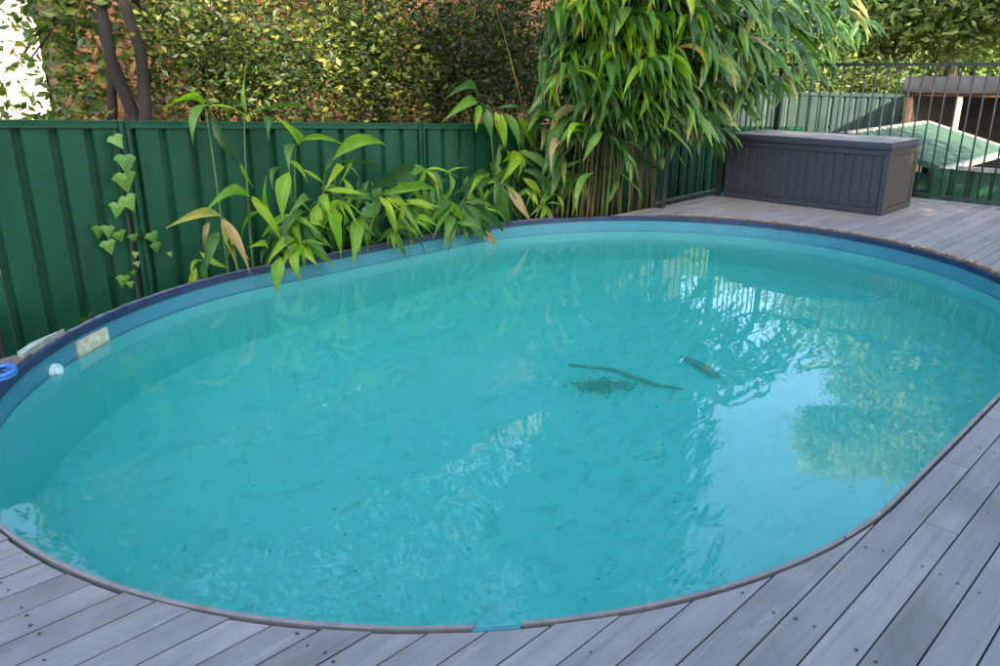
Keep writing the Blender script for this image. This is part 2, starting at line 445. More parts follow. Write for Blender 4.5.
s_a = s_near(at_z(-60, 450, 0)); s_b = s_near(at_z(476, 642, 0)); s_c = s_near(at_z(526, 639, 0)); s_d = s_near(at_z(848, 540, 0)); s_e = s_near(at_z(1080, 330, 0))
for (p, q) in ((s_a, s_b), (s_c, s_d), (s_d + .0006, s_e)):
    mb = MB(); strip(mb, p, q, PR - .007, PR + .007, -.02, .003, 60); bevel(mb.build('coping_strip', M['coping'], pool), .003)
s_end = s_a + 1
mb = MB(); strip(mb, s_e, s_end, PR - .012, PR - .003, -.034, .004, 200); mb.build('rim_band', M['rim'], pool)
mb = MB(); strip(mb, s_e, s_end, PR - .0115, PR + .014, -.004, .0055, 200); mb.build('rim_cap', M['rim'], pool)
mb = MB(); strip(mb, s_b, s_c, PR - .001, PR + .016, -.06, -.003, 12); mb.build('liner_lip', M['lip'], pool)
mb = MB(); strip(mb, s_e, s_end, PR - .006, PR - .002, -.165, -.0345, 200); mb.build('waterline_band', M['band'], pool)
# weathered, rotted edging round the far end, under the deck boards
mb = MB(); strip(mb, s_e, s_near(at_z(655, 213, 0)), PR + .008, PR + .062, -.03, .011, 90, .012); mb.build('edging', M['rust'], pool)
# pale weathered cap along the fence side
mb = MB(); strip(mb, s_near(at_z(560, 222, 0)), s_near(at_z(60, 340, 0)) + (1 if s_near(at_z(60, 340, 0)) < .3 else 0), PR + .010, PR + .032, -.03, .010, 110, .006); mb.build('edging', M['rimcap'], pool)
# skimmer plate and inlet on the left wall
def wall_patch(name, pa, pb, z0, z1, mat, out=.012, n=6):
    sa, sb = s_near(pa), s_near(pb)
    mb = MB()
    strip(mb, sa, sb, PR - .004, PR - .004 - out, z0, z1, n)
    return mb.build(name, mat, pool)
pa = at_z(79, 350, -.09); pb = at_z(113, 334, -.09)
sk = wall_patch('skimmer_plate', pa, pb, -.165, -.05, M['plate'], .018)
sk['label'] = 'stained white skimmer plate'
sA, sB = s_near(pa), s_near(pb)
mb = MB(); ds = (sB - sA)
strip(mb, sA + ds * .12, sB - ds * .12, PR - .021, PR - .026, -.13, -.075, 5); mb.build('skimmer_mouth', M['plate'], pool)
c = at_z(61, 373, -.13); sc_ = s_near(c); pc = arc_point(sc_, PR - .004); pc2 = arc_point(sc_, PR - .05); pc3 = arc_point(sc_, PR - .03)
mb = MB(); mb.tube([(*pc, -.125), (*pc3, -.125)], [.045, .043], 14); mb.tube([(*pc3, -.125), (*pc2, -.122)], [.026, .018], 12)
mb.build('return_inlet', M['inlet'], pool)
# water body
mb = MB()
def grid_top(mb, z):
    mb.add([(x, y, z) for x, y in stadium(PR + .004)], [tuple(range(len(stadium(PR))))])
P = stadium(PR + .008)
n = len(P)
V = [(x, y, FLOOR_Z - .012) for x, y in P] + [(x, y, WATER_Z) for x, y in P]
mb.add(V, [tuple(range(n))[::-1], tuple(range(n, 2 * n))] + [(i, (i + 1) % n, n + (i + 1) % n, n + i) for i in range(n)])
w = mb.build('water', M['water']); w['kind'] = 'structure'
def on_floor(x, y):
    """where the sight line through this point of the photograph meets the pool floor, bent at the water surface"""
    r = ray(x, y).normalized(); t = (WATER_Z - EYE) / r.z; p = Vector((r.x * t, r.y * t, WATER_Z))
    h = Vector((r.x, r.y, 0)); s = h.length / 1.33; cz = math.sqrt(1 - s * s)
    d = h.normalized() * s * ((WATER_Z - FLOOR_Z) / cz)
    return Vector((p.x + d.x, p.y + d.y, FLOOR_Z))

# ------------------------------------------------------------------ deck
deck = bpy.data.objects.new('deck', None); link(deck); deck['kind'] = 'structure'
PITCHB, GAP = .0975, .0050
RO = PR + .019
def xl(y): d = CY - y; return CX1 - math.sqrt(max(0, RO * RO - d * d))
def xr(y): d = CY - y; return CX2 + math.sqrt(max(0, RO * RO - d * d))
board_polys = []
DX0, DX1, DY0, DY1 = -2.6, 8.88, -2.15, 4.30
YT = CY - RO
def cut_joints(x0, x1):
    out = []; x = x0
    first = rnd.uniform(.8, 3.4)
    while True:
        e = x + first; first = rnd.choice((2.4, 3.0, 3.6))
        if e > x1 - .5: out.append((x, x1)); return out
        out.append((x, e - .002)); x = e + .002
# line the boards up with the photograph: a joint runs through (796, 666)
y_ref = at_z(796.4, 666, 0).y
k0 = math.floor((DY0 - y_ref) / PITCHB)
y = y_ref + k0 * PITCHB
rows = []
while y < DY1:
    rows.append((y + GAP / 2, y + PITCHB - GAP / 2)); y += PITCHB
def piece(poly):
    board_polys.append(poly)
jt = at_z(938, 527, 0)     # the butt joint seen at the right
for (a, b) in rows:
    left_ok = True
    if b <= YT:
        segs = cut_joints(DX0, DX1)
        if a < jt.y < b:
            segs = [(DX0, .4), (.404, jt.x), (jt.x + .004, 4.9), (4.904, DX1)]
        for (p, q) in segs: piece([(p, a), (q, a), (q, b), (p, b)])
    elif a < YT < b:
        # the board that the straight side of the pool cuts lengthwise
        def side(sign):
            cx = CX1 if sign < 0 else CX2
            pts = []
            for i in range(13):
                yy = YT + (b - YT) * i / 12
                d = math.sqrt(max(0, RO * RO - (CY - yy) ** 2)); pts.append((cx + sign * d, yy))
            return pts
        lp = side(-1); xm = (CX1 + CX2) / 2
        piece([(DX0, a), (xm - .6, a), (xm - .6, YT)] + lp + [(DX0, b)])
        rp = side(1)
        piece([(xm - .596, a), (DX1, a), (DX1, b)] + rp[::-1] + [(xm - .596, YT)])
    else:
        j = rnd.uniform(-.006, .008)
        if b < 3.35:
            ys = [a + (b - a) * i / 3 for i in range(4)]
            x1 = [xl(q) + j for q in ys]
            for (p, q) in cut_joints(DX0, min(x1)) if min(x1) - DX0 > 2.6 else [(DX0, None)]:
                if q is None or q >= min(x1) - 1e-6: piece([(p, a)] + list(zip([v for v in x1], ys)) + [(p, b)])
                else: piece([(p, a), (q, a), (q, b), (p, b)])
        ys = [a + (b - a) * i / 3 for i in range(4)]
        x2 = [xr(q) + j for q in ys]
        piece([(DX1, b)] + list(zip(x2, ys))[::-1] + [(DX1, a)])
for poly in board_polys:
    cx = sum(p[0] for p in poly) / len(poly); cy = sum(p[1] for p in poly) / len(poly)
    zj = rnd.uniform(-.0012, .0012)
    mb = MB(); mb.prism(poly, -.024, 0)
    me = mb.mesh('board', M['deck'], (cx, cy, 0))
    o = bpy.data.objects.new('board', me); o.location = (cx, cy, zj - .0005); o.rotation_euler = (rnd.uniform(-.006, .006), 0, 0)
    link(o, deck)
# joists below, nail heads on top
mb = MB()
def in_pool(x, y, r):
    if CX1 <= x <= CX2: return abs(y - CY) < r
    c = CX1 if x < CX1 else CX2
    return math.hypot(x - c, y - CY) < r
x = DX0 + .2
nails = MB()
while x < DX1:
    for (a, b) in rows:
        for yy in (a + .022, b - .022):
            if in_pool(x, yy, RO + .02) or rnd.random() < .25: continue
            if x < CX1 and yy > 3.3: continue
            px = x + rnd.uniform(-.012, .012); py = yy + rnd.uniform(-.006, .006); r = rnd.uniform(.0034, .0052)
            nails.add([(px + r * math.cos(t * PI / 3), py + r * math.sin(t * PI / 3), .0022) for t in range(6)], [(0, 1, 2, 3, 4, 5)])
    x += .45
nh = nails.build('nail_heads', M['nail'], deck); nh['kind'] = 'stuff'
for xj in np.arange(DX0 + .2, DX1, .45):
    # joist runs, broken by the pool
    r = PR + .1
    if CX1 - r < xj < CX2 + r:
        c = min(max(xj, CX1), CX2); hh = math.sqrt(max(0, r * r - (xj - c) ** 2)); spans = [(DY0, CY - hh)]
        if xj > CX2 and CY + hh < DY1: spans.append((CY + hh, DY1))
        if xj < CX1 and CY + hh < 3.3: spans.append((CY + hh, 3.3))
    else: spans = [(DY0, DY1 if xj > 3 else 3.3)]
    for (p, q) in spans:
        mb = MB(); mb.box(xj - .022, xj + .022, p, q, -.13, -.027); mb.build('joist', M['dark'], deck)
mb = MB(); mb.box(DX1 + .002, DX1 + .03, DY0, DY1, -.16, .001); mb.build('fascia', M['grey_timber'], deck)
mb = MB(); mb.box(6.2, DX1, DY1 + .002, DY1 + .03, -.16, .001); mb.build('fascia', M['grey_timber'], deck)
# grit and dry litter caught in the far edge
mb = MB()
def flake(mb, p, s, tilt=.5):
    a = rnd.uniform(0, 2 * PI); d = Vector((math.cos(a), math.sin(a), rnd.uniform(-tilt, tilt))) * s; e = Vector((-math.sin(a), math.cos(a), rnd.uniform(-tilt, tilt))) * s * rnd.uniform(.25, .6)
    mb.add([p - d, p - e * .9 + d * .1, p + d, p + e * .9], [(0, 1, 2, 3)])
sE, sF = s_e, s_near(at_z(655, 213, 0))
for i in range(520):
    s = sE + (sF - sE) * rnd.random(); q = arc_point(s, PR + rnd.choice((.02, .03, .05)) + rnd.gauss(.01, .018))
    flake(mb, Vector((q[0], q[1], .016 + rnd.random() * .004)), rnd.uniform(.006, .022))
tag(mb.build('leaf_litter', M['litter']), 'brown dry leaf litter caught along the far pool edge', 'leaf litter', kind='stuff')

def push_out(p, m):
    q = arc_point(s_near(p), PR + m); c = Vector((CX1, CY)); a = Vector((p.x, p.y)) - c; b = Vector(q) - c
    return p if a.length >= b.length else Vector((q[0], q[1], p.z))
# ------------------------------------------------------------------ left corner: slab, timber, hose
mb = MB()
out = [at_z(*q, .03) for q in ((17, 352), (30, 343), (45, 336.5), (60, 331), (74, 329), (82, 329), (72, 338), (58, 345), (46, 351), (38, 354))]
out = [push_out(p, .035) for p in out]
mb.prism([(p.x, p.y) for p in out][::-1], -.03, .03)
o = bevel(mb.build('stone_slab', M['slab'], origin=(.95, 4.15, 0)), .012, 2); tag(o, 'pale lichened slab wedged between pool rim and green fence', 'slab')
mb = MB()
out = [at_z(*q, .02) for q in ((-30, 366), (14, 353), (36, 351), (34, 362), (22, 376), (-30, 402))]
out = [push_out(p, .03) for p in out]
mb.prism([(p.x, p.y) for p in out][::-1], -.05, .012)
o = bevel(mb.build('timber_step', M['grey_timber'], origin=(.75, 3.9, 0)), .006); tag(o, 'weathered timber block under the blue hose loop', 'timber block')
mb = MB()
hc = at_z(-4, 377, .035)
pts = [(hc.x + .075 * math.cos(t) + .0 * t, hc.y + .075 * math.sin(t), .035 + .002 * t) for t in np.linspace(0, 4.2 * PI, 50)]
pts += [(hc.x - .05 - .05 * i, hc.y + .06 + .02 * i * i, .05) for i in range(1, 10)]
mb.tube(pts, .011, 8)
tag(mb.build('garden_hose', M['hose'], origin=tuple(hc)), 'small loop of blue hose lying at the left pool edge', 'hose')
mb = MB(); p = at_y(0, 330, 5.08); mb.box(p.x - .10, p.x - .005, 5.02, 5.10, GZ, .02); 
tag(bevel(mb.build('timber_post', M['dark'], origin=(p.x - .05, 5.06, GZ)), .008), 'short dark post standing against the left end of the fence', 'post')

# ------------------------------------------------------------------ boundary fence (raked steel panels)
FY = 5.2
SL = -.0535
def ftop(x): return 1.02 + SL * (x - 1.22)
fence = thing('boundary_fence', 'dark green ribbed steel fence running behind the pool', 'fence', (1.87, FY, GZ))
post_x = [1.87 + 2.37 * k for k in range(-2, 5)]
RIB = .193
def sheet(mb, x0, n, w):
    """one roll-formed sheet: n proud pans with grooves between, extruded up and raked"""
    prof = []
    for i in range(n):
        a = x0 + i * w
        prof += [(a, FY), (a + .034, FY), (a + .044, FY - .034), (a + w - .012, FY - .034), (a + w - .002, FY)]
    back = [(x, y + .005) for x, y in prof][::-1]
    poly = prof + back
    m = len(poly); V = []
    for lo in (1, 0):
        for (x, y) in poly:
            V.append((x, y, (GZ + .02) if lo else ftop(x) - .012))
    F = [(i, (i + 1) % m, m + (i + 1) % m, m + i) for i in range(m)]
    return mb.add(V, F)
for i in range(len(post_x) - 1):
    xa, xb = post_x[i], post_x[i + 1]
    w = (xb - xa - .06) / 12
    for k in range(3):
        mb = MB(); sheet(mb, xa + .03 + k * 4 * w, 4, w); mb.build('steel_sheet', M['fence'], fence)
    mb = MB(); mb.box(xa + .033, xb - .033, FY - .043, FY + .043, -.042, .0, SL, 0)
    mb.v = [(x, y, z + 1.02 - SL * 1.22) for x, y, z in mb.v]
    mb2 = MB(); mb2.box(xa + .033, xb - .033, FY - .047, FY - .0435, -.044, -.034, SL, 0); mb2.box(xa + .033, xb - .033, FY - .047, FY - .0435, -.010, .002, SL, 0)
    mb2.v = [(x, y, z + 1.02 - SL * 1.22) for x, y, z in mb2.v]
    mb.add(mb2.v, mb2.f)
    bevel(mb.build('top_rail', M['fence_dark'], fence), .003)
    mb = MB(); mb.box(xa + .033, xb - .033, FY - .04, FY + .04, GZ, GZ + .05); mb.build('bottom_rail', M['fence_dark'], fence)
for xp in post_x:
    mb = MB(); z = ftop(xp)
    mb.box(xp - .030, xp - .010, FY - .052, FY + .05, GZ - .2, z + .004); mb.box(xp + .010, xp + .030, FY - .052, FY + .05, GZ - .2, z + .004); mb.box(xp - .0102, xp + .0102, FY - .036, FY + .036, GZ - .2, z + .002)
    mb.build('post', M['fence_dark'], fence)

# ------------------------------------------------------------------ storage box
BX0, BX1, BY0, BY1, BZ = 7.53, 8.27, 2.57, 4.19, .65
box = thing('storage_box', 'big charcoal resin storage box with plank sides at the far deck end', 'storage box', ((BX0 + BX1) / 2, (BY0 + BY1) / 2, 0))
mb = MB(); mb.box(BX0 + .02, BX1 - .02, BY0 + .02, BY1 - .02, .004, BZ - .05); mb.build('carcass', M['box'], box)
fr = MB()
for (yy) in (BY0, BY1 - .055):
    fr.box(BX0, BX0 + .018, yy, yy + .055, .004, BZ - .06)
fr.box(BX0, BX0 + .0178, BY0 + .056, BY1 - .056, .004, .06); fr.box(BX0, BX0 + .0178, BY0 + .056, BY1 - .056, BZ - .115, BZ - .06)
bevel(fr.build('front_frame', M['box'], box), .004)
n = 17; wpl = (BY1 - BY0 - .112) / n
mb = MB(); mb.box(-.005, .005, -wpl / 2 + .004, wpl / 2 - .004, .062, BZ - .117)
plank_me = mb.mesh('plank', M['box'])
for i in range(n):
    o = bpy.data.objects.new('plank', plank_me); o.location = Vector((BX0 + .014, BY0 + .056 + wpl * (i + .5), 0)) - box.location; link(o, box); bevel(o, .003, 1)
fe = MB()
for (xx) in (BX0 + .019, BX1 - .055):
    fe.box(xx, xx + .055, BY0, BY0 + .018, .004, BZ - .06)
fe.box(BX0 + .0745, BX1 - .0555, BY0, BY0 + .0178, .004, .06); fe.box(BX0 + .0745, BX1 - .0555, BY0, BY0 + .0178, BZ - .115, BZ - .06)
o = bevel(fe.build('end_frame', M['boxend'], box), .004); o['label'] = 'end frame with warm bounced light in its brown colour'
n = 7; wpl = (BX1 - .056 - BX0 - .075) / n
mb = MB(); mb.box(-wpl / 2 + .004, wpl / 2 - .004, -.005, .005, .062, BZ - .117)
plank2 = mb.mesh('plank', M['boxend'])
for i in range(n):
    o = bpy.data.objects.new('plank', plank2); o.location = Vector((BX0 + .075 + wpl * (i + .5), BY0 + .014, 0)) - box.location; link(o, box); bevel(o, .003, 1)
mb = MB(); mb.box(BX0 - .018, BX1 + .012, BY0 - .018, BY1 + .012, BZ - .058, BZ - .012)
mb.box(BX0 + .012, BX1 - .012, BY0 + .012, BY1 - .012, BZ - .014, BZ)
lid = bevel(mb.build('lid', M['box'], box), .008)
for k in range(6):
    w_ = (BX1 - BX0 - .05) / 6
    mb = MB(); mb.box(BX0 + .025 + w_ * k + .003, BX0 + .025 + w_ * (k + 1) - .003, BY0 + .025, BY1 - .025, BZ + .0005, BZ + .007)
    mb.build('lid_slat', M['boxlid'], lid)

# ------------------------------------------------------------------ pool safety fence
FX = 8.72
def pool_fence(name, label, pts, z0, z1, step, posts):
    (xa, ya), (xb, yb) = pts
    t = thing(name, label, 'fence', ((xa + xb) / 2, (ya + yb) / 2, 0))
    d = Vector((xb - xa, yb - ya)); L = d.length; d /= L; nrm = Vector((-d.y, d.x))
    def rail(nm, z, h):
        mb = MB(); a = Vector((xa, ya)); b = Vector((xb, yb)); o_ = nrm * .017
        q = [a - o_, b - o_, b + o_, a + o_]
        mb.prism([(p.x, p.y) for p in q], z - h, z); mb.build(nm, M['bar'], t)
    rail('top_rail', z1, .032); rail('bottom_rail', z0 + .075, .028)
    n = int(L / step)
    mb = MB(); mb.tube([(0, 0, z0 + .078), (0, 0, z1 - .034)], .0085, 8); me = mb.mesh('bar', M['bar'])
    for i in range(1, n):
        p = Vector((xa, ya)) + d * (L * i / n)
        o = bpy.data.objects.new('bar', me); o.location = (p.x - t.location.x, p.y - t.location.y, 0); link(o, t)
    for s in posts:
        p = Vector((xa, ya)) + d * s
        mb = MB(); mb.box(p.x - .028, p.x + .028, p.y - .028, p.y + .028, .0 if z0 >= 0 else z0, z1 + .02); mb.build('post', M['bar'], t)
    return t
pool_fence('pool_fence', 'dark bar pool fence behind the storage box', ((FX, 4.26), (FX, -.6)), 0, 1.34, .113, (0, 2.4, 4.76))
pool_fence('pool_fence', 'dark bar pool fence run beside the bamboo, at the left of the box', ((FX - .03, 4.26), (6.35, 4.26)), 0, 1.34, .113, (1.15, 2.2))

# ------------------------------------------------------------------ leaves
def leaf_mesh(name, mat, arch, fold=.18, twist=0.0, seg=8, tipx=.30):
    V = []; F = []
    for i in range(seg + 1):
        t = i / seg
        if t < tipx: w = math.sin(PI / 2 * (t / tipx)) ** .8
        else: w = (1 - ((t - tipx) / (1 - tipx)) ** 1.25) ** 1.15
        w = max(w, .03) * .5
        z = arch * (4 * t * (1 - t)) * .25 + arch * .1 * (t - t * t * t)
        a = twist * t
        zz = fold * w * .35
        V += [(t, -w * math.cos(a), z + zz - w * math.sin(a)), (t, 0, z), (t, w * math.cos(a), z + zz + w * math.sin(a))]
    for i in range(seg):
        F += [(3 * i, 3 * i + 1, 3 * i + 4, 3 * i + 3), (3 * i + 1, 3 * i + 2, 3 * i + 5, 3 * i + 4)]
    me = bpy.data.meshes.new(name); me.from_pydata(V, [], F); me.materials.append(mat)
    for p in me.polygons: p.use_smooth = True
    return me
LEAF = {}
for key in ('leaf', 'leaf_b', 'leaf_y', 'leaf_d'):
    LEAF[key] = [leaf_mesh('leaf', M[key], a, f, tw) for a, f, tw in ((.5, .5, .2), (.8, .6, -.4), (.3, .4, .5), (.65, .9, 0), (1.0, .5, .3))]
def leaf_matrix(p0, p1, ratio, roll, view=None):
    d = p1 - p0; L = d.length; d = d / L
    if view is not None:
        side = d.cross(view).normalized(); up = None
    if view is None:
        up = Vector((0, 0, 1)) if abs(d.z) < .93 else Vector((-R2, -R2, .1)).normalized()
        side = d.cross(up).normalized()
    nrm = side.cross(d).normalized()
    q = Quaternion(d, roll); side = q @ side; nrm = q @ nrm
    m = Matrix.Identity(4)
    for r in range(3):
        m[r][0] = d[r] * L; m[r][1] = side[r] * L * ratio; m[r][2] = nrm[r] * L; m[r][3] = p0[r]
    return m
def put_leaf(parent, p0, p1, ratio=.2, roll=0.0, key='leaf', view=None):
    o = bpy.data.objects.new('leaf', rnd.choice(LEAF[key]))
    link(o, parent)
    base = Vector((0, 0, 0)); q = parent
    while q is not None: base += q.location; q = q.parent
    o.matrix_local = Matrix.Translation(-base) @ leaf_matrix(p0, p1, ratio, roll, view)
    return o
def bez(p0, p1, p2, n=8):
    return [p0 * (1 - t) ** 2 + p1 * 2 * t * (1 - t) + p2 * t * t for t in [i / n for i in range(n + 1)]]

# ---- broad-leaved shoots in front of the boundary fence: (x0, y0, x1, y1, colour, width) from base to tip
FACE = Vector((-.55, -.62, .55)).normalized()
def depth_y(py): return 5.02 - max(0, (py - 110)) / 165 * .36
FANS = [(300, 243), (318, 205), (340, 200), (383, 198), (403, 204), (425, 170), (445, 200), (462, 204), (489, 178), (497, 184), (518, 153), (520, 170), (572, 177),
        (252, 198), (360, 218), (408, 220), (436, 214), (476, 212), (510, 200), (532, 190), (556, 194), (328, 226), (290, 214), (350, 236), (392, 228), (455, 222), (500, 210), (308, 222), (372, 206), (420, 204), (545, 204), (284, 246)]
done_fans = set()
def shoot(label, heads, leaves, fill=()):
    bx = at_y(heads[0][0], 150, 5.0).x
    t = thing('bamboo_shoot', label, 'bamboo', (bx, 5.0, GZ), 'broad-leaved shoots in front of the green fence')
    for (hx, hy, gx) in heads:
        e = at_y(hx, hy, depth_y(hy)); b = at_y(gx, 250, 5.0); b = Vector((b.x, 4.99, GZ))
        mid = Vector((b.x * .75 + e.x * .25, 5.01, max(e.z + .08, .1)))
        mb = MB(); mb.tube(bez(b, mid, e, 10), [.009 - .0006 * i for i in range(11)], 6); mb.build('stem', M['stem'], t)
    for lf in leaves:
        x0, y0, x1, y1, key, wd = lf; wd *= 1.02
        if key == 'leaf' and rnd.random() < .3: key = 'leaf_b'
        ya = depth_y(y0); 
        p0 = at_y(x0, y0, ya); p1 = at_y(x1, y1, ya - rnd.uniform(.01, .12))
        p1 = p0 + (p1 - p0) * 1.12
        put_leaf(t, p0, p1, wd * .74, rnd.uniform(-.3, .3), key, FACE)
    xs_ = [h[0] for h in heads]
    for i, (fx, fy) in enumerate(FANS):
        if i % 5 in (1, 3) or i in done_fans or min(xs_) - 30 > fx or max(xs_) + 22 < fx or fy < min(h[1] for h in heads) - 5: continue
        done_fans.add(i)
        c = at_y(fx, fy, depth_y(fy) - rnd.uniform(-.02, .05)); n = rnd.randint(4, 7); lime = rnd.random() < .45
        for k in range(n):
            a = math.radians(-78 + 156 * (k + rnd.uniform(.15, .85)) / n); L = rnd.uniform(.17, .33)
            p1 = c + Vector((math.sin(a) * L * R2 * 1.2, -math.sin(a) * L * .25 - rnd.uniform(.0, .12), -math.cos(a) * L * .95 + .02))
            put_leaf(t, c, p1, rnd.uniform(.13, .22), rnd.uniform(-.5, .5), 'leaf_b' if (lime and rnd.random() < .8) or rnd.random() < .15 else ('leaf_y' if rnd.random() < .04 else 'leaf'), FACE)
    for (x0, y0, x1, y1, cnt) in fill:
        y0 -= 22; y1 -= 18
        for i in range(int(cnt * .55)):
            fx = rnd.uniform(x0, x1); fy = rnd.uniform(y0, y1)
            p0 = at_y(fx, fy, 5.06 - rnd.random() * .12)
            a = rnd.uniform(-1.2, 1.2); L = rnd.uniform(.18, .32)
            p1 = p0 + Vector((math.sin(a) * L * .8, -rnd.random() * .08, -abs(math.cos(a)) * L))
            if p1.y > 5.09: p1.y = 5.09
            put_leaf(t, p0, p1, rnd.uniform(.15, .22), rnd.uniform(-.8, .8), rnd.choice(('leaf', 'leaf', 'leaf_b')), FACE)
    return t
shoot('tall shoot with one upright leaf rising above the fence top',
      [(247, 113, 250), (204, 106, 226), (250, 197, 252), (222, 217, 240)],
      [(246.6, 114, 247.7, 62, 'leaf', .22), (206, 104, 194.8, 141, 'leaf', .36), (204, 106, 168, 109, 'leaf', .12), (212, 119, 238, 163, 'leaf', .26),
       (248, 114, 300, 107, 'leaf', .10), (206, 106, 246, 119, 'leaf', .12), (230, 128, 234, 92, 'leaf', .09), (240, 163, 253, 186, 'leaf_b', .16),
       (250, 197, 207, 214, 'leaf_b', .26), (252, 196, 267, 218, 'leaf_b', .38), (221, 216, 172, 227, 'leaf_y', .22), (223, 218, 248, 271, 'leaf_y', .2),
       (222, 219, 237, 266, 'leaf_y', .2), (226, 222, 247, 256, 'leaf_d', .22), (210, 222, 204, 248, 'leaf_d', .15), (219, 232, 206, 275, 'leaf', .28), (251, 199, 279, 238, 'leaf', .26),
       (270, 214, 267, 179, 'leaf_b', .26), (236, 240, 226, 262, 'leaf', .3)],
      [(205, 258, 205, 258, 0), (215, 290, 190, 262, 14)])
shoot('leaning shoot with a folded leaf bent over at fence-top height',
      [(299, 143, 296), (334, 159, 318), (343, 166, 330)],
      [(299, 145, 276, 118, 'leaf_b', .32), (277, 119, 270, 139, 'leaf', .30), (299, 141, 341, 145.5, 'leaf', .19), (294, 144, 290, 169, 'leaf', .42),
       (333, 160, 380, 146.5, 'leaf_b', .26), (343, 166, 325, 191, 'leaf_b', .26), (325, 190, 365, 196, 'leaf_b', .2), (343, 198, 373, 202, 'leaf', .36),
       (289, 172, 283, 215, 'leaf', .34), (345, 165, 361, 184, 'leaf', .14), (336, 163, 380, 171, 'leaf', .07), (352, 162, 340, 184, 'leaf', .14)],
      [(280, 175, 350, 215, 20)])
shoot('low leafy shoot with bright green fan hanging over the pool rim',
      [(297, 240, 290), (318, 203, 305), (326, 197, 318), (280, 258, 278)],
      [(310, 201, 289, 217, 'leaf', .3), (305, 212, 285, 236, 'leaf', .3), (317, 204, 313, 246, 'leaf', .36), (323, 194, 331, 217, 'leaf_b', .44), (328, 200, 340, 253, 'leaf_b', .24),
       (359, 217, 353.5, 262, 'leaf', .36), (295, 239, 269, 264, 'leaf_b', .32), (298, 243, 302, 278, 'leaf_b', .34), (302, 242, 316, 269, 'leaf_b', .24), (303, 240, 335, 267, 'leaf_b', .28),
       (281, 257, 277, 291, 'leaf', .42), (268, 248, 250, 248, 'leaf', .3), (268, 249, 262, 264, 'leaf', .3), (320, 215, 326, 246, 'leaf', .25), (340, 212, 336, 236, 'leaf', .3), (300, 215, 312, 232, 'leaf', .3)],
      [(262, 215, 360, 250, 60)])
shoot('bushy shoot with bright leaves in the middle of the row',
      [(383, 197, 372), (377, 202, 366), (403, 205, 392), (425, 169, 400)],
      [(375, 202, 369, 251, 'leaf', .34), (379, 197, 396, 226, 'leaf_b', .3), (383, 195, 430, 190.5, 'leaf_b', .2), (385, 197, 405, 218, 'leaf_b', .36), (405, 200, 433, 210.5, 'leaf_b', .28),
       (403, 206, 431, 227, 'leaf_b', .24), (385, 203, 396, 236, 'leaf', .3), (425, 169, 442, 195, 'leaf', .34), (425, 169, 398, 187, 'leaf', .28), (420, 172, 370, 190, 'leaf', .22), (402, 172, 399, 187, 'leaf_b', .4),
       (398, 214, 413, 242, 'leaf', .22), (395, 230, 416, 243, 'leaf', .22), (410, 215, 418, 234, 'leaf', .24)],
      [(352, 195, 430, 235, 56)])
shoot('shoot with drooping leaf fans touching the blue rim',
      [(445, 199, 440), (462, 202, 450), (489, 177, 470)],
      [(445, 199, 463, 222, 'leaf_b', .34), (445, 199, 430, 227, 'leaf', .36), (448, 203, 434, 236, 'leaf', .3), (450, 215, 443, 246, 'leaf', .4), (461, 202, 481, 239, 'leaf', .34), (464, 204, 499, 229, 'leaf', .24), (478, 228, 492, 248, 'leaf_y', .22),
       (489, 176, 456, 193, 'leaf', .34), (488, 177, 469, 198, 'leaf', .3), (470, 205, 488, 232, 'leaf', .22), (459, 165, 468, 150, 'leaf', .24), (445, 174, 468, 169, 'leaf', .16)],
      [(428, 190, 500, 225, 54)])
shoot('arching shoot with a peaked pair of broad leaves',
      [(518, 152, 505), (497, 182, 495), (519, 169, 510)],
      [(518, 152, 500, 184, 'leaf_b', .36), (519, 152, 547, 179, 'leaf', .3), (518, 169, 547, 193, 'leaf', .22), (495, 182, 508, 227, 'leaf', .32), (507, 188, 531, 224, 'leaf_d', .3), (522, 178, 541, 202, 'leaf', .36), (508, 190, 520, 222, 'leaf', .3),
       (517, 168, 490, 180, 'leaf', .26), (524, 190, 532, 210, 'leaf', .24), (530, 172, 548, 200, 'leaf', .26)],
      [(490, 165, 545, 205, 46)])
shoot('small end shoot with yellow-edged leaves beside the bamboo culms',
      [(572, 176, 565)],
      [(572, 176, 590, 188, 'leaf', .3), (586, 184, 590, 214, 'leaf_y', .2), (572, 177, 570, 219, 'leaf', .24), (570, 178, 556, 210, 'leaf', .34), (574, 180, 584, 218, 'leaf', .16), (564, 186, 538, 216, 'leaf', .32), (575, 186, 584, 200, 'leaf_y', .3)],
      [(545, 180, 585, 205, 8)])
shoot('hanging fan of long grey-green leaves spilling over the fence top',
      [(480, 103, 500), (518, 117, 520)],
      [(478, 102, 446, 120, 'leaf', .24), (480, 105, 476, 130, 'leaf_b', .34), (487, 109, 491.5, 138, 'leaf', .42), (495, 112, 504, 148, 'leaf', .42), (505, 113, 518, 149, 'leaf', .36), (518, 117, 537, 158, 'leaf', .34), (478, 101, 448, 100, 'leaf', .2),
       (512, 116, 524, 150, 'leaf', .3), (524, 120, 540, 150, 'leaf', .3), (498, 108, 524, 116, 'leaf', .22)],
      [(480, 105, 545, 135, 10)])

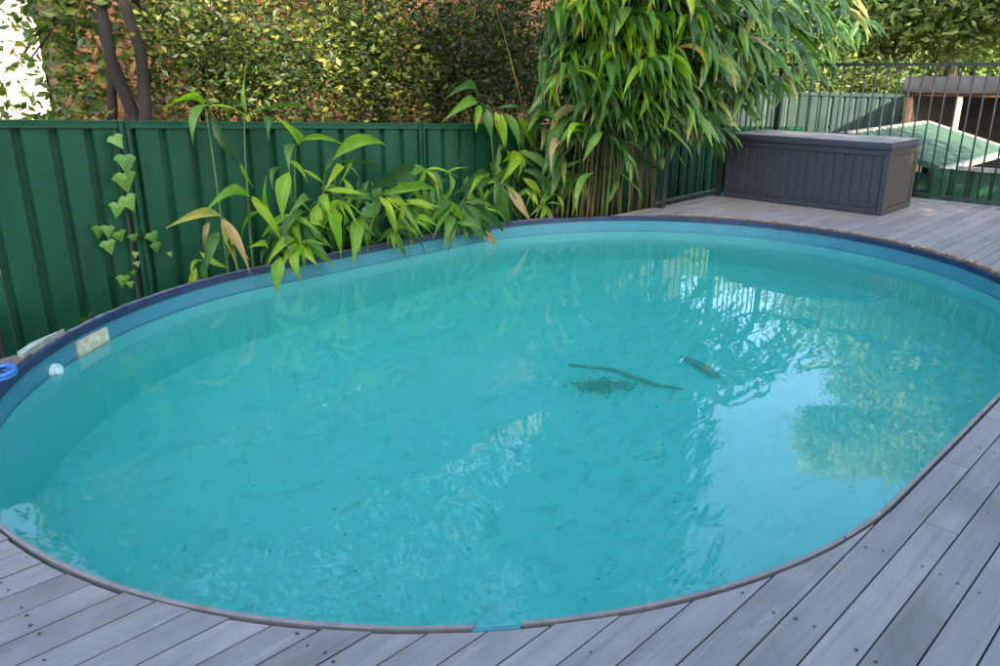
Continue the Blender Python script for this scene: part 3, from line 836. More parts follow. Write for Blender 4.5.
# ---- tall bamboo clump
clump = thing('bamboo_clump', 'tall dense bamboo clump with drooping leaves behind the far pool edge', 'bamboo', (6.1, 4.62, GZ))
heads = []
for i in range(46):
    bx = rnd.uniform(5.55, 6.75); by = 4.90 - (bx - 5.55) * .42 + rnd.uniform(-.14, .16)
    by = max(by, 4.36)
    b = Vector((bx, by, GZ)); hgt = rnd.uniform(2.2, 5.6) if i > 8 else rnd.uniform(5.0, 6.4)
    lean = Vector((rnd.gauss(.15, .45), rnd.gauss(-.05, .35), 0)) * hgt * .25
    e = b + lean + Vector((0, 0, hgt)); mid = b + lean * .15 + Vector((0, 0, hgt * .6))
    P = bez(b, mid, e, 12); heads.append(P)
    mb = MB(); r0 = rnd.uniform(.008, .015); mb.tube(P, [r0 * (1 - .06 * k) for k in range(13)], 7)
    mb.build('culm', M['culm'] if rnd.random() < .75 else M['stem'], clump)
big = []      # (p0, p1, ratio, roll, key)
def fan(c, n, out, spread, L0, keyf):
    for k in range(n):
        a = (k + rnd.random()) / n * 2 - 1
        ang = a * spread
        d = Vector((out.x * math.cos(ang) - out.y * math.sin(ang), out.x * math.sin(ang) + out.y * math.cos(ang), 0))
        L = L0 * rnd.uniform(.75, 1.3)
        p0 = c + d * .03 + Vector((0, 0, rnd.uniform(-.06, .06)))
        dz = rnd.uniform(.45, 1.35)
        v = (d + Vector((0, 0, -dz))).normalized()
        big.append((p0, p0 + v * L, rnd.uniform(.14, .21), rnd.uniform(-.6, .6), keyf()))
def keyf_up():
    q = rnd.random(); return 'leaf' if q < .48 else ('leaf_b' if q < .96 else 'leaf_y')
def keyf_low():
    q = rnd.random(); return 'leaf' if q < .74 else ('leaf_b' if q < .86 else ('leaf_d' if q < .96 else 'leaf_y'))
view = Vector((-R2, -R2, 0))
for P in heads:
    for k in range(5, 13):
        p = P[k]
        if p.z < .42: continue
        for _ in range(4):
            a = rnd.uniform(0, 2 * PI); d = Vector((math.cos(a), math.sin(a), 0))
            if rnd.random() < .5: d = (d + view * 1.1).normalized()
            br = rnd.uniform(.12, .62)
            c = p + d * br + Vector((0, 0, rnd.uniform(-.12, .25)))
            if c.y > 5.05 and c.z < 1.2: continue
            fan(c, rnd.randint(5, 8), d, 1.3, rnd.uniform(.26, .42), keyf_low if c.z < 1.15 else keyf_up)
# leafy skirts at the photo's places: fans whose centre the photograph shows
for (x, y, Y, n, L) in ((600, 22, 4.55, 12, .42), (607, 40, 4.5, 12, .45), (612, 66, 4.5, 12, .45), (603, 88, 4.5, 10, .42), (640, 30, 4.3, 9, .42), (678, 32, 4.2, 10, .4), (700, 28, 4.1, 9, .42), (745, 16, 4.0, 12, .42),
                        (770, 40, 4.0, 11, .42), (722, 60, 4.0, 10, .42), (690, 70, 4.2, 10, .45), (660, 90, 4.2, 10, .42), (640, 110, 4.3, 9, .38), (752, 66, 3.95, 10, .42), (785, 66, 4.0, 8, .4), (800, 22, 4.1, 9, .4), (842, 8, 3.9, 10, .46), (822, 28, 3.9, 10, .46), (800, 44, 3.85, 10, .46), (778, 28, 3.8, 11, .50), (758, 44, 3.8, 11, .5), (738, 30, 3.85, 11, .5), (715, 44, 3.95, 11, .5), (690, 16, 4.0, 11, .5), (795, -6, 3.9, 10, .5), (760, -10, 3.9, 10, .5), (728, -8, 3.95, 10, .5), (840, -12, 3.9, 10, .46), (860, 22, 3.95, 7, .34), (812, 62, 3.9, 8, .36), (780, 74, 3.9, 9, .4), (745, 78, 3.9, 9, .4), (830, 14, 4.2, 9, .36), (812, 2, 4.0, 10, .4), (845, 30, 4.1, 8, .3), (790, 4, 4.0, 10, .42), (825, 40, 4.1, 8, .34), (765, 2, 4.0, 10, .42), (700, 105, 4.15, 10, .4),
                        (735, 95, 4.05, 9, .36), (675, 128, 4.25, 8, .36), (570, 60, 4.8, 7, .36), (563, 84, 4.85, 6, .34), (560, 30, 4.8, 7, .36), (590, 120, 4.6, 9, .36), (565, 130, 4.75, 8, .34), (620, 130, 4.45, 9, .38), (715, 130, 4.1, 7, .32), (548, 8, 4.85, 7, .36), (655, 60, 4.25, 9, .42), (580, 5, 4.7, 9, .4)):
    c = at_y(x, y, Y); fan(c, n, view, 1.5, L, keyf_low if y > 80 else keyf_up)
# the leaves that show largest are single parts; the others join one mass
def facing(b):
    c = (b[0] + b[1]) * .5; d = Vector((R2, R2)); q = Vector((c.x, c.y)); zc = q.dot(d); xc = q.dot(Vector((R2, -R2)))
    inview = abs(xc / zc) < .66 and (c.z - EYE) / zc < .10
    return (0 if inview else 1, zc)
def px_of(p):
    q = Vector((p.x, p.y)); zc0 = q.dot(Vector((R2, R2))); xc = q.dot(Vector((R2, -R2))); dz = p.z - EYE
    zc = zc0 * CP - dz * SP; yc = zc0 * SP + dz * CP
    return 500 + FPX * xc / zc, 333 - FPX * yc / zc
def keep(b):
    (xa, ya), (xb, yb) = px_of(b[0]), px_of(b[1])
    lim = 540 + 10 * math.sin(yb * .09) + 14 * math.sin(yb * .031 + 1)
    if min(xa, xb) < lim and yb > -30: return False
    if max(ya, yb) > 143 + 10 * math.sin(xb * .11) and 560 < xb < 712: return rnd.random() < .07
    return True
big = [b for b in big if keep(b)]
big.sort(key=facing)
for (p0, p1, ra, ro, key) in big[:290]: put_leaf(clump, p0, p1, ra, ro, key)
def leaf_cloud(name, items, mat, parent, seg=3):
    """items: arrays p0, p1, width ratio, roll -> one mesh of many folded leaves"""
    n = len(items); V = np.zeros((n, 2 * seg + 2, 3)); F = []
    vs = []; fs = []
    for i, (p0, p1, ra, ro) in enumerate(items):
        m = leaf_matrix(p0, p1, ra, ro); b = len(vs)
        loc = [(0, 0, 0), (.38, -.5, .10), (.38, 0, .12), (.38, .5, .10), (.75, -.27, .09), (.75, .0, .11), (.75, .27, .09), (1, 0, 0)]
        vs.extend([tuple(m @ Vector(q)) for q in loc])
        fs.extend([(b, b + 1, b + 2), (b, b + 2, b + 3), (b + 1, b + 4, b + 5, b + 2), (b + 2, b + 5, b + 6, b + 3), (b + 4, b + 7, b + 5), (b + 5, b + 7, b + 6)])
    base = Vector((0, 0, 0)); q = parent
    while q is not None: base += q.location; q = q.parent
    me = bpy.data.meshes.new(name); me.from_pydata([(x - base.x, y - base.y, z - base.z) for x, y, z in vs], [], fs); me.materials.append(mat)
    o = bpy.data.objects.new(name, me); return link(o, parent)
o = leaf_cloud('leaf_mass', [b[:4] for b in big[290:]], M['leaf_mass'], clump); o['kind'] = 'stuff'
print('bamboo leaves', len(big))

# ---- ivy on the fence post
ivy = thing('ivy_vine', 'dark ivy stem with pale green lobed leaves climbing the fence post', 'ivy', (1.95, 5.12, GZ))
def ip(x, y, Y=5.135): return at_y(80 + x / 3.7, 120 + y / 3.7, Y)
mb = MB(); st = [ip(*q) for q in ((125, 38), (133, 110), (150, 200), (160, 280), (175, 350), (185, 430), (195, 500), (203, 580), (218, 655), (224, 760))]
mb.tube(st, [.006, .007, .008, .009, .010, .010, .011, .012, .012, .013], 7); mb.build('stem', M['ivystem'], ivy)
mb = MB(); mb.tube([ip(185, 430), ip(130, 428), ip(75, 405)], .004, 5); mb.build('stem', M['ivystem'], ivy)
mb = MB(); mb.tube([ip(185, 435), ip(225, 430), ip(280, 450)], .004, 5); mb.build('stem', M['ivystem'], ivy)
def ivy_mesh():
    pr = [(0, .02), (.16, -.08), (.34, -.05), (.55, .14), (.40, .30), (.30, .46), (.17, .70), (0, .98)]
    R_ = [(x, y) for x, y in pr]; L_ = [(-x, y) for x, y in pr[1:-1]][::-1]
    out = R_ + L_
    V = [(x, y - .05, .12 * (.3 - x * x - (y - .3) ** 2)) for x, y in out] + [(0, .2, .10)]
    c = len(V) - 1; F = [(i, (i + 1) % len(out), c) for i in range(len(out))]
    me = bpy.data.meshes.new('leaf'); me.from_pydata(V, [], F); me.materials.append(M['ivy']); return me
im = ivy_mesh()
for (x, y, s) in ((125, 62, .13), (165, 135, .17), (160, 200, .19), (170, 285, .15), (138, 312, .13), (70, 395, .12), (103, 395, .11), (100, 450, .13), (142, 415, .12), (195, 425, .09), (262, 420, .12), (278, 458, .10), (208, 525, .06), (160, 578, .12), (195, 560, .06), (330, 490, .05), (205, 490, .06), (185, 600, .07)):
    o = bpy.data.objects.new('leaf', im); link(o, ivy)
    s *= .74; p = ip(x, y, 5.105 - rnd.random() * .03)
    d = Matrix.Rotation(rnd.uniform(-.45, .45), 4, 'Y') @ Matrix.Rotation(math.radians(90 + rnd.uniform(-35, 20)), 4, 'X') @ Matrix.Rotation(PI, 4, 'Z')
    o.matrix_local = Matrix.Translation(p - ivy.location) @ d @ Matrix.Scale(s, 4)
# creeper tuft at the foot of the fence
tf = thing('weed_tuft', 'small weed growing between fence foot and pool rim at the left', 'weed', (1.6, 4.95, -.3))
for (x0, y0, x1, y1) in ((88, 322, 78, 314), (92, 322, 96, 311), (88, 323, 86, 318), (100, 318, 108, 312), (90, 322, 104, 320)):
    put_leaf(tf, at_y(x0, y0, 4.95), at_y(x1, y1, 4.9), .4, rnd.uniform(-.6, .6), 'leaf', FACE)

# ------------------------------------------------------------------ debris on the pool floor
mb = MB()
for i in range(620):
    wide = rnd.random() < .3
    q = on_floor(605 + rnd.gauss(0, 24 if wide else 11), 387 + rnd.gauss(0, 6 if wide else 2.2)); flake(mb, Vector((q.x, q.y, FLOOR_Z + .008 + rnd.random() * .03)), rnd.uniform(.007, .024), .4)
for i in range(900):
    ang = rnd.uniform(0, 2 * PI); rr = 2.0 * math.sqrt(rnd.random()); c = rnd.choice((CX1, CX2, (CX1 + CX2) / 2))
    x_, y_ = c + rr * math.cos(ang) * .98, CY + rr * math.sin(ang) * .98
    flake(mb, Vector((x_, y_, FLOOR_Z + .008)), rnd.uniform(.004, .014), .3)
tag(mb.build('sunken_leaves', M['debris']), 'dark rotting leaves lying in a heap on the pool floor', 'leaves', kind='stuff')
def stick(label, pts, r):
    mb = MB(); Q = [on_floor(*p) for p in pts]; mb.tube([(q.x, q.y, FLOOR_Z + r[i] + .004) for i, q in enumerate(Q)], r, 7)
    tag(mb.build('stick', M['stick'], origin=tuple(Q[0])), label, 'stick')
stick('long thin bent stick lying under water by the leaf heap', [(569, 366), (590, 368.5), (612, 371), (635, 379), (655, 386), (682, 390)], [.012, .017, .02, .022, .018, .008])
stick('short thick stick lying under water right of the leaf heap', [(682, 358), (692, 364), (704, 371), (718, 379)], [.014, .034, .04, .02])
# ------------------------------------------------------------------ neighbour's brick house behind the boundary fence
HY = 9.5
bh = thing('brick_house', 'red brick house wall glimpsed through the shrubs behind the fence', 'house', (7.5, HY, GZ))
mb = MB(); mb.box(2.85, 15.5, HY + .012, HY + 5, GZ, 4.6); mb.build('wall', M['mortar'], bh)
mb = MB(); z = -.3; row = 0
while z < 2.9:
    x = 2.86 + (.12 if row % 2 else 0)
    while x < 12.3:
        d = rnd.uniform(-.003, .003); mb.box(x, x + .230, HY + d, HY + .06, z, z + .076); x += .240
    z += .086; row += 1
o = mb.build('bricks', M['brick'], bh); o['kind'] = 'stuff'
mb = MB(); mb.box(5.0, 7.6, HY - .05, HY + .01, 1.60, 1.70); mb.build('ledge', M['brick'], bh)
mb = MB(); mb.prism([(2.3, HY - .6), (16, HY - .6), (16, HY + 5.6), (2.3, HY + 5.6)], 4.6, 4.75); mb.build('eave', M['trim'], bh)
V = [(2.3, HY - .6, 4.76), (16, HY - .6, 4.76), (16, HY + 5.6, 4.76), (2.3, HY + 5.6, 4.76), (5, HY + 2.5, 6.3), (13.2, HY + 2.5, 6.3)]
mb = MB(); mb.add(V, [(0, 1, 5, 4), (1, 2, 5), (2, 3, 4, 5), (3, 0, 4)]); mb.build('roof', M['tile'], bh)
# sunlit rendered house further left
rh = thing('rendered_house', 'bright cream rendered wall behind the trees at far left', 'house', (-2, 12, GZ))
mb = MB(); mb.box(-7, 2.80, 9.75, 15, GZ, 2.5); mb.build('wall', M['render'], rh)
V = [(-7.5, 9.45, 2.5), (2.82, 9.45, 2.5), (2.82, 15.5, 2.5), (-7.5, 15.5, 2.5), (-4.5, 12.5, 3.7), (.4, 12.5, 3.7)]
mb = MB(); mb.add(V, [(0, 1, 5, 4), (1, 2, 5), (2, 3, 4, 5), (3, 0, 4), (3, 2, 1, 0)]); mb.build('roof', M['tile'], rh)

# ------------------------------------------------------------------ shrubs and trees
def cloud(name, blobs, mat, parent, size, ratio=.5, droop=.3, clump=26, spread=1.75):
    """many small diamond leaves in clusters through the volume of the blobs: (centre, (rx, ry, rz), number)"""
    vs = []; fs = []
    for (c, r, num) in blobs:
        c = np.array(c); r = np.array(r)
        k = max(1, num // clump)
        u = nrg.normal(size=(k, 3)); u /= np.linalg.norm(u, axis=1)[:, None]
        rad = nrg.random(k) ** .42
        cen = c + u * rad[:, None] * r
        cen = np.repeat(cen, clump, 0) + nrg.normal(size=(k * clump, 3)) * size * spread
        m = len(cen)
        d = nrg.normal(size=(m, 3)); d[:, 2] = d[:, 2] * .6 - droop; d /= np.linalg.norm(d, axis=1)[:, None]
        e = np.cross(d, nrg.normal(size=(m, 3))); e /= np.linalg.norm(e, axis=1)[:, None] + 1e-9
        L = size * nrg.uniform(.45, 1.6, m)[:, None]
        nn = np.cross(d, e)
        p = np.stack([cen, cen + d * L * .5 - e * L * ratio * .5 + nn * L * .08, cen + d * L, cen + d * L * .5 + e * L * ratio * .5 + nn * L * .08], 1)
        b = len(vs)
        vs.extend(map(tuple, p.reshape(-1, 3))); 
        fs.extend([(b + 4 * i, b + 4 * i + 1, b + 4 * i + 2, b + 4 * i + 3) for i in range(m)])
    base = Vector((0, 0, 0)); q = parent
    while q is not None: base += q.location; q = q.parent
    me = bpy.data.meshes.new(name); me.from_pydata([(x - base.x, y - base.y, z - base.z) for x, y, z in vs], [], fs); me.materials.append(mat)
    o = bpy.data.objects.new(name, me); return link(o, parent)
def limb_pts(a, b, n=7, w=.12):
    a = Vector(a); b = Vector(b); L = (b - a).length
    P = []
    for i in range(n + 1):
        t = i / n; p = a.lerp(b, t)
        if 0 < i: p += Vector((rnd.gauss(0, 1), rnd.gauss(0, 1), rnd.gauss(0, .4))) * L * w * .25 * math.sin(PI * t * .9 + .1)
        P.append(p)
    return P
def tree(name, label, base, stems, blobs, leafmat, barkmat, size, group, crown='crown', ratio=.5, droop=.3):
    t = thing(name, label, 'tree' if 'tree' in name else 'shrub', base, group)
    b = Vector(base)
    for i, (off, top, r) in enumerate(stems):
        a = b + Vector(off); e = Vector(top); P = limb_pts(a, e, 7, .05 if name == 'dark_tree' else .12)
        mb = MB(); mb.tube(P, [r * (1 - .085 * k) for k in range(8)], 9); tr = mb.build('trunk', barkmat, t)
        for k in ((7, 7) if name == 'dark_tree' else (3, 4, 5, 6, 7)):
            q = P[k]; bl = rnd.choice(blobs); tgt = Vector(bl[0]) + Vector((rnd.uniform(-.6, .6) * bl[1][0], rnd.uniform(-.6, .6) * bl[1][1], rnd.uniform(-.3, .5) * bl[1][2]))
            Q = limb_pts(q, tgt, 5, .2); mb = MB(); mb.tube(Q, [r * .45 * (1 - .16 * j) for j in range(6)], 6); mb.build('limb', barkmat, tr)
    cloud(crown, blobs, leafmat, t, size, ratio, droop, 130 if 'shrub' in name else 26, 3.4 if 'shrub' in name else 1.75)
    return t
gB = 'shrubs and trees behind the green fence'
def blob_at(px, py, Y, rx, ry, rz, num): 
    p = at_y(px, py, Y); return ((p.x, p.y, p.z), (rx, ry, rz), num)
# dark multi-stemmed tree
p = at_y(138, 112, 7.0)
tree('dark_tree', 'dark multi-stemmed tree with bare lower trunks behind the left fence panel', (p.x, 7.0, GZ),
     [((-.38, .1, 0), at_y(92, -60, 7.1), .062), ((.02, -.1, 0), at_y(88, -60, 6.9), .085), ((.12, -.2, 0), at_y(108, -70, 6.8), .08), ((.45, .2, 0), at_y(190, -200, 7.3), .03)],
     [((2.3, 7.4, 5.6), (1.5, 1.3, 1.3), 2400), ((3.4, 7.4, 5.0), (1.8, 1.3, 1.5), 2600), ((3.3, 7.6, 3.4), (1.7, 1.2, .9), 1900), ((1.3, 8.3, 4.3), (1.3, .7, 1.0), 1300), ((1.7, 8.0, 3.0), (.6, .4, .55), 420), ((-.4, 8.2, 4.9), (1.2, .8, .9), 900), ((4.6, 7.9, 4.0), (1.4, 1.0, 1.2), 1500), 
      blob_at(72, 15, 7.3, .22, .4, .35, 420), blob_at(16, 112, 7.6, .25, .3, .16, 160), blob_at(70, 75, 7.4, .18, .4, .45, 620), blob_at(165, 10, 7.4, .4, .4, .3, 500), blob_at(40, -12, 7.4, .3, .3, .2, 200), blob_at(20, 40, 7.6, .3, .4, .5, 60)],
     M['treeleaf'], M['bark'], .085, gB)
shr = [('shrub with fine olive leaves right of the dark trunks', [(192, 62, 7.0, .42, .4, .5, 1707), (228, 92, 6.9, .42, .4, .35, 1309), (215, 20, 7.1, .5, .5, .4, 853)], (205, 6.7)),
       ('dense dark shrub filling the gap beneath the brick ledge', [(270, 85, 6.6, .6, .5, .4, 2048), (300, 60, 7.0, .55, .5, .4, 1479), (255, 20, 7.2, .5, .5, .4, 625)], (275, 6.7)),
       ('yellow-green shrub lit by the sun in the middle behind the fence', [(375, 45, 6.8, .6, .5, .5, 2987), (345, 75, 6.7, .4, .4, .3, 924), (400, 85, 6.7, .5, .4, .35, 1208), (350, 10, 7.2, .6, .5, .4, 853)], (375, 6.8)),
       ('olive shrub with small pale leaves in front of the hanging fan', [(440, 40, 6.8, .6, .5, .55, 2987), (470, 80, 6.6, .5, .4, .4, 2134), (430, 95, 6.6, .35, .3, .3, 711)], (450, 6.8)),
       ('grey-green shrub next to the tall bamboo', [(515, 45, 7.0, .6, .5, .6, 2987), (540, 90, 6.9, .5, .4, .45, 1208), (500, 5, 7.1, .6, .5, .5, 1280)], (515, 7.0))]
for (lab, bl, (bx_, bY)) in shr:
    p = at_y(bx_, 110, bY)
    B = [blob_at(*b) for b in bl]
    tree('leafy_shrub', lab, (p.x, bY, GZ), [((-.12, 0, 0), B[0][0], .035), ((.1, .05, 0), B[1][0], .03)], B, M['shrub'], M['bark'], .062, gB, 'foliage', .5, .15)
# tall canopy trees further behind (they close the view above and show in the water)
tree('canopy_tree', 'tall spreading tree over the brick house, seen mirrored in the water', (6.2, 8.2, GZ), [((0, 0, 0), (6.0, 8.3, 5.4), .14)],
     [((5.4, 8.0, 5.2), (1.9, 1.5, 1.6), 2600), ((7.4, 8.3, 5.0), (1.7, 1.4, 1.5), 2300), ((6.4, 8.2, 6.6), (1.7, 1.4, 1.3), 1800), ((4.2, 8.4, 3.9), (1.2, 1.0, .9), 900)], M['treeleaf'], M['bark'], .11, gB)
tree('canopy_tree', 'tall tree behind the left end of the fence, seen mirrored in the water', (-4.2, 8.6, GZ), [((0, 0, 0), (-4.0, 8.6, 4.6), .13)],
     [((-3.4, 8.6, 5.0), (1.8, 1.4, 1.8), 2600), ((-5.2, 8.2, 4.0), (1.6, 1.3, 1.5), 1700)], M['treeleaf'], M['bark'], .11, gB)
gR = 'trees beyond the pool fence'
tree('feathery_tree', 'feathery green tree rising behind the tarpaulin hut', (20, 7.0, GZ - .2), [((0, 0, 0), (19.6, 7.4, 3.6), .20), ((.3, .2, 0), (20.5, 5.6, 3.4), .14)],
     [((19.4, 8.0, 2.6), (2.0, 2.0, 1.2), 12480), ((19.6, 5.4, 2.7), (2.0, 1.9, 1.1), 12480), ((20.2, 6.8, 4.3), (2.3, 2.2, 1.3), 10080), ((20, 3.4, 3.2), (2.0, 1.6, 1.2), 8640), ((20.6, 4.6, 5.2), (1.8, 1.8, 1.4), 7680), ((20, 3.2, 5.6), (1.7, 1.5, 1.6), 7200)], M['feather'], M['bark_l'], .17, gR, ratio=.4)
tree('feathery_tree', 'bushy green tree between the bamboo and the tarpaulin hut', (19, 10.6, GZ - .2), [((0, 0, 0), (18.8, 10.4, 3.0), .16)],
     [((18.6, 10.4, 2.0), (1.9, 1.8, 1.5), 12480), ((18.6, 8.8, 1.2), (1.4, 1.3, .9), 7680), ((19.4, 11.8, 3.0), (1.7, 1.7, 1.3), 6240)], M['feather'], M['bark_l'], .16, gR, ratio=.4)
tree('feathery_tree', 'tall tree at far right whose crown shows in the water', (16.5, .8, GZ - .2), [((0, 0, 0), (16.2, 1.6, 4.6), .17)],
     [((16.2, 2.2, 5.2), (1.6, 1.5, .9), 7200), ((16.6, .4, 5.6), (1.6, 1.5, 1.0), 6240), ((16.3, .6, 3.6), (1.5, 1.7, .8), 5520), ((16.8, -1.6, 4.4), (1.9, 1.6, 1.4), 6240)], M['feather'], M['bark_l'], .17, gR, ratio=.4)
tree('sun_tinted_tree', 'tall tree beyond the hut with sunlight put into its yellow-green leaf colour, mirrored in the right of the water', (21, 6.2, GZ - .2), [((0, 0, 0), (20.6, 6.2, 7.6), .17)],
     [((20.0, 7.0, 8.0), (1.1, 1.1, .9), 11040), ((19.8, 5.6, 7.4), (1.1, 1.2, 1.0), 11040), ((20.0, 4.4, 8.1), (1.0, 1.0, .7), 6240), ((20.2, 6.2, 6.2), (1.2, 1.3, .7), 8160), ((20.2, 4.3, 6.2), (1.2, 1.0, .9), 7200)], M['sun_tinted'], M['bark_l'], 0.11, gR, ratio=.42)
tree('hedge_tree', 'rounded hedge bush behind the weathered green fence', (17, 8.2, GZ - .2), [((0, 0, 0), (17, 8.2, .8), .08)],
     [((17, 8.4, .75), (.9, 1.6, .7), 3000), ((17, 6.2, .75), (.9, 1.3, .55), 2400)], M['treeleaf'], M['bark'], .13, gR)
for i, (x_, y_, s_) in enumerate(((27, 14, 1.2), (28, 8, 1.3), (28, 2, 1.2), (24, 17, 1.1), (29, -4, 1.3))):
    tree('background_tree', ('distant tree left of the feathery tree', 'distant tree directly behind the feathery tree', 'distant tree behind the hut, right side', 'distant tree behind the bamboo top', 'distant tree at the far right edge')[i], (x_, y_, GZ - .3), [((0, 0, 0), (x_, y_, 3.2 * s_), .2)],
         [((x_, y_, 2.8 * s_), (2.6, 3.4, 2.3 * s_), 20000), ((x_ - 1, y_ - 1.5, 1.2), (1.6, 2.6, 1.8), 12000)], M['feather'], M['bark'], .22, 'distant trees beyond the pool fence')

# ------------------------------------------------------------------ yard beyond the pool fence: shed, hut, weathered fence
shed = thing('garden_shed', 'low green steel shed with a pale green ribbed roof beyond the pool fence', 'shed', (11.4, 3.6, GZ))
C_ = at_x(940, 170, 10.2); ridge = at_y(867, 132, 4.15)
EX0, EX1 = 10.2, 13.2
EYv, EZ = C_.y, C_.z
B_ = at_x(927, 124, EX1)
RYv, RZ = B_.y, B_.z
print('shed', C_, B_)
n = 15
nr = 15
rw = (EX1 - EX0) / nr
mb = MB()
# ribbed sheet: ribs run down the slope
prof = []
for i in range(nr):
    a = EX0 + i * rw; prof += [(a, 0), (a + rw * .62, 0), (a + rw * .70, .03), (a + rw * .92, .03)]
prof.append((EX1, 0))
V = []
for (x, dz) in prof: V += [(x, EYv, EZ + dz), (x, RYv, RZ + dz), (x, EYv, EZ + dz - .012), (x, RYv, RZ + dz - .012)]
F = []
for i in range(len(prof) - 1):
    F += [(4 * i, 4 * i + 4, 4 * i + 5, 4 * i + 1), (4 * i + 2, 4 * i + 3, 4 * i + 7, 4 * i + 6)]
mb.add(V, F); rf = mb.build('roof', M['shed_roof'], shed)
def beam(name, a, b, w, h, mat, parent, off=0):
    a = Vector(a); b = Vector(b); d = (b - a).normalized(); s = d.cross(Vector((0, 0, 1))).normalized() * w / 2; u = Vector((0, 0, h / 2))
    mb = MB(); V = [a - s - u, a + s - u, a + s + u, a - s + u, b - s - u, b + s - u, b + s + u, b - s + u]
    mb.add(V, [(0, 1, 2, 3), (7, 6, 5, 4), (0, 4, 5, 1), (1, 5, 6, 2), (2, 6, 7, 3), (3, 7, 4, 0)]); return mb.build(name, mat, parent)
beam('gutter', (EX0 - .03, EYv - .03, EZ), (EX1 + .03, EYv - .03, EZ), .06, .07, M['trim'], rf)
beam('ridge_cap', (EX0 - .03, RYv + .03, RZ + .02), (EX1 + .03, RYv + .03, RZ + .02), .08, .05, M['trim'], rf)
beam('barge', (EX0 - .035, EYv, EZ + .015), (EX0 - .035, RYv, RZ + .015), .05, .07, M['shed_roof'], rf)
beam('barge', (EX1 + .035, EYv, EZ + .015), (EX1 + .035, RYv, RZ + .015), .05, .07, M['trim'], rf)
# walls of upright ribbed sheets
def ribbed_wall(name, a, b, z0, z1, mat, parent, pitch=.2, depth=.02):
    a = Vector((a[0], a[1])); b = Vector((b[0], b[1])); L = (b - a).length; d = (b - a) / L; nrm = Vector((d.y, -d.x))
    n = max(1, int(L / pitch)); w = L / n; pr = []
    for i in range(n):
        for (t, e) in ((0, 0), (.16, 0), (.22, depth), (.94, depth)): pr.append(a + d * (w * (i + t)) + nrm * e)
    pr.append(b)
    poly = [(p.x, p.y) for p in pr] + [(p.x - nrm.x * .01, p.y - nrm.y * .01) for p in pr[::-1]]
    mb = MB(); mb.prism(poly, z0, z1); return mb.build(name, mat, parent)
ribbed_wall('wall', (EX0 + .05, RYv - .05), (EX0 + .05, EYv + .08), GZ, EZ - .05, M['shed_wall'], shed)
ribbed_wall('wall', (EX0 + .06, EYv + .08), (EX0 + 1.2, EYv + .08), GZ, EZ - .05, M['shed_wall'], shed)
ribbed_wall('wall', (EX1 - .05, EYv + .3), (EX1 - .05, RYv - .05), GZ, EZ - .05, M['shed_wall'], shed)
mb = MB(); mb.box(EX0 + .02, EX0 + .10, EYv + .02, EYv + .10, GZ, EZ - .04); o = mb.build('corner_post', M['timber'], shed); o['label'] = 'stained brown corner post'
mb = MB(); mb.box(EX0 + 1.25, EX1 - .1, EYv + .5, EYv + .55, GZ, EZ - .02); mb.build('opening_shade_panel', M['dark'], shed)  # near-black panel stands for the shade inside the open bay
# low green fence right of the shed
lf = thing('low_fence', 'low green ribbed fence at the right, behind the pool fence bars', 'fence', (9.9, 1.5, GZ))
t0 = at_x(962, 168, 9.9); t1 = at_x(1000, 170, 9.9)
ribbed_wall('steel_sheet', (9.9, t0.y + .32), (9.9, -1.2), GZ, t0.z - .02, M['shed_wall'], lf, .2, .025)
beam('top_rail', (9.88, t0.y + .05, t0.z), (9.88, -1.2, t0.z), .06, .045, M['trim'], lf)
# tarpaulin hut
hut = thing('tarpaulin_hut', 'open hut with a charcoal tarpaulin roof over timber edge beams', 'hut', (15, 4, GZ))
HX = 14.0
a = at_x(908, 92, HX); a2 = at_x(910, 76, HX)
y1_, y0_ = a.y, a.y - 3.6
zb, zt = a.z, a2.z
mb = MB(); nx, ny = 10, 16; V = []; F = []
for i in range(nx + 1):
    for j in range(ny + 1):
        s = i / nx; t = j / ny
        zz = zt + -.05 * math.sin(PI * s) + .05 * t - .02 * abs(math.sin(t * PI * 4)) + rnd.uniform(-.012, .012)
        V.append((HX - .06 + 2.8 * s, y1_ + .06 - (y1_ - y0_ + .1) * t, zz))
for i in range(nx):
    for j in range(ny):
        q = i * (ny + 1) + j; F.append((q, q + ny + 1, q + ny + 2, q + 1))
mb.add(V, F, True)
Vf = []; Ff = []
for j in range(ny + 1):
    t = j / ny; yy = y1_ + .06 - (y1_ - y0_ + .1) * t; top = V[j][2]
    for (dx, k) in ((0, 0), (-.015, .35), (-.03, .7), (-.012, 1)): Vf.append((HX - .06 + dx + rnd.uniform(-.012, .012), yy, top + (zb - top) * k + (rnd.uniform(-.012, .012) if k == 1 else 0)))
for j in range(ny):
    for k in range(3): Ff.append((4 * j + k, 4 * j + k + 1, 4 * j + 4 + k + 1, 4 * j + 4 + k))
mb.add(Vf, Ff, True)
Vs = []; Fs = []
for i in range(nx + 1): Vs += [V[i * (ny + 1)], (V[i * (ny + 1)][0], y1_ + .07, zb)]
for i in range(nx): Fs.append((2 * i, 2 * i + 1, 2 * i + 3, 2 * i + 2))
mb.add(Vs, Fs)
mb.build('tarpaulin', M['tarp'], hut)
beam('edge_beam', (HX, y1_ + .05, zb - .02), (HX, y0_, zb - .02), .05, .06, M['timber'], hut)
pp = at_x(961, 94, HX); mb = MB(); mb.box(HX - .03, HX + .03, pp.y - .035, pp.y + .035, GZ, zb - .051); mb.build('post', M['trim'], hut)
mb = MB(); mb.box(HX, HX + .08, y1_ - .08, y1_ + .02, GZ, zb - .051); mb.build('post', M['timber'], hut)
mb = MB(); mb.box(HX + 2.6, HX + 2.68, y0_, y1_, GZ, zt - .03); mb.build('back_wall', M['dark'], hut)  # near-black walls here and below stand for shade inside the hut
mb = MB(); mb.box(HX + .12, HX + 2.59, y1_ - .06, y1_ - .02, GZ, zb - .03); mb.build('side_wall', M['dark'], hut)
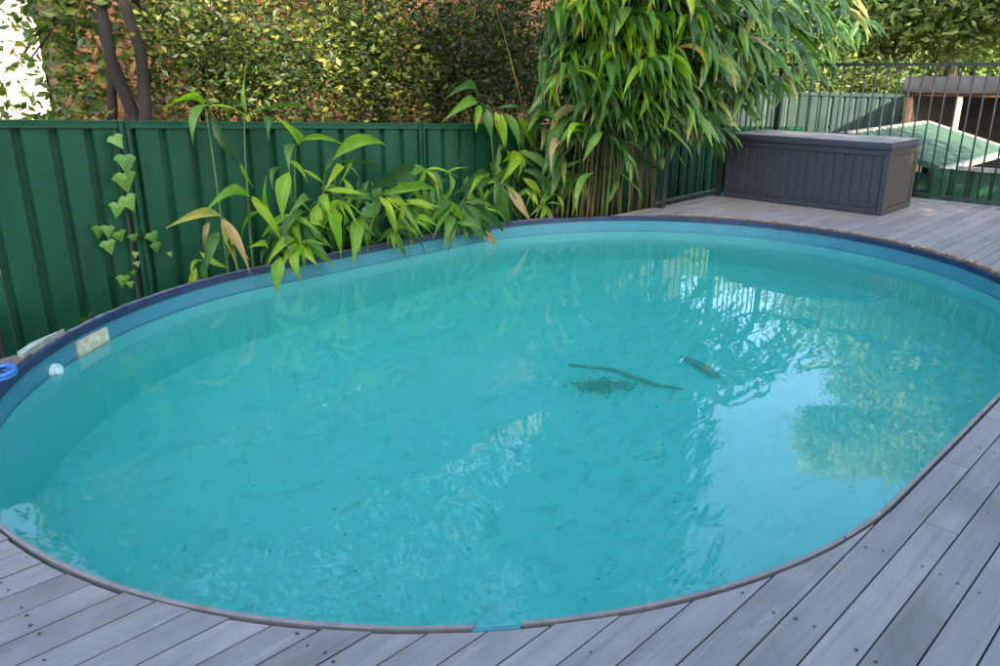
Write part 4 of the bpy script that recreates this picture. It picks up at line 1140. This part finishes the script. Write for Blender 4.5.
wf = thing('weathered_fence', 'weathered pale green steel fence left of the tarpaulin hut', 'fence', (15.6, 7.5, GZ))
q0 = at_x(905, 96, 15.4); ztf = q0.z
for k in range(4):
    ya = q0.y + k * 1.3
    ribbed_wall('steel_sheet', (15.4, ya + 1.29), (15.4, ya + .01), GZ, ztf - .03, M['far_fence'], wf, .2, .03)
beam('top_rail', (15.39, q0.y, ztf), (15.39, q0.y + 5.2, ztf), .07, .06, M['far_fence'], wf)

# ------------------------------------------------------------------ unseen house, added behind the camera to shade the pool
oh = thing('added_shade_house', 'unseen two-storey house added behind the camera to shade the pool', 'house', (0, -6, GZ))
OX0, OX1, OY1, OZ = -9.0, 2.9, -2.6, 5.6
mb = MB(); mb.box(OX0, OX1, OY1 - 3.6, OY1, GZ, OZ); mb.build('wall', M['render'], oh)
V = [(OX0 - .3, OY1 + .4, OZ), (OX1 + .3, OY1 + .4, OZ), (OX1 + .3, OY1 - 4.0, OZ), (OX0 - .3, OY1 - 4.0, OZ), (OX0 + 1.5, OY1 - 1.8, OZ + 1.2), (OX1 - 1.5, OY1 - 1.8, OZ + 1.2)]
mb = MB(); mb.add(V, [(0, 1, 5, 4), (1, 2, 5), (2, 3, 4, 5), (3, 0, 4), (3, 2, 1, 0)]); mb.build('roof', M['tile'], oh)
for zz in (.2, 3.2):
    for xx in (-6, -2.5, 1.2):
        mb = MB(); mb.box(xx, xx + 1.6, OY1 - .02, OY1 + .04, zz, zz + 1.5); f_ = mb.build('window', M['trim'], oh)
        mb = MB(); mb.box(xx + .08, xx + .76, OY1 + .02, OY1 + .045, zz + .08, zz + 1.42); mb.build('pane', M['glass'], f_)
        mb = MB(); mb.box(xx + .84, xx + 1.52, OY1 + .02, OY1 + .045, zz + .08, zz + 1.42); mb.build('pane', M['glass'], f_)
tree('shade_tree', 'leafy tree beside the house, outside the picture, throwing dappled shade', (5.6, -2.6, GZ), [((0, 0, 0), (5.6, -2.5, 3.4), .12)],
     [((5.2, -2.4, 2.7), (1.2, 1.0, 1.3), 2300), ((6.6, -2.4, 2.6), (1.2, 1.0, 1.4), 2600), ((5.8, -2.4, 4.4), (1.5, 1.2, 1.2), 2400), ((7.6, -2.4, 3.6), (1.2, 1.0, 1.5), 1800)], M['treeleaf'], M['bark'], .13, 'trees beside the house')
for i, (x_, y_) in enumerate(((-9.0, -11.0), (-2.4, -10.8))):  # unseen trees added to break the sun on the background into dapples
    tree('added_dapple_tree', ('unseen open-crowned tree added to dapple the sun, further from the pool', 'unseen open-crowned tree added to dapple the sun, nearer the pool')[i], (x_, y_, GZ), [((0, 0, 0), (x_ + .3, y_, 11.0), .24)],
         [((x_ - 1.2, y_, 9.6), (2.0, 1.6, 1.5), 1500), ((x_ + 1.4, y_ + .3, 10.4), (2.0, 1.6, 1.6), 1500), ((x_, y_, 12.4), (2.2, 1.6, 1.5), 1500), ((x_ + .8, y_, 8.2), (1.6, 1.4, 1.0), 800), ((x_ - 1.6, y_, 12), (1.6, 1.4, 1.2), 800)], M['treeleaf'], M['bark_l'], .26, 'unseen trees added to dapple the sun')
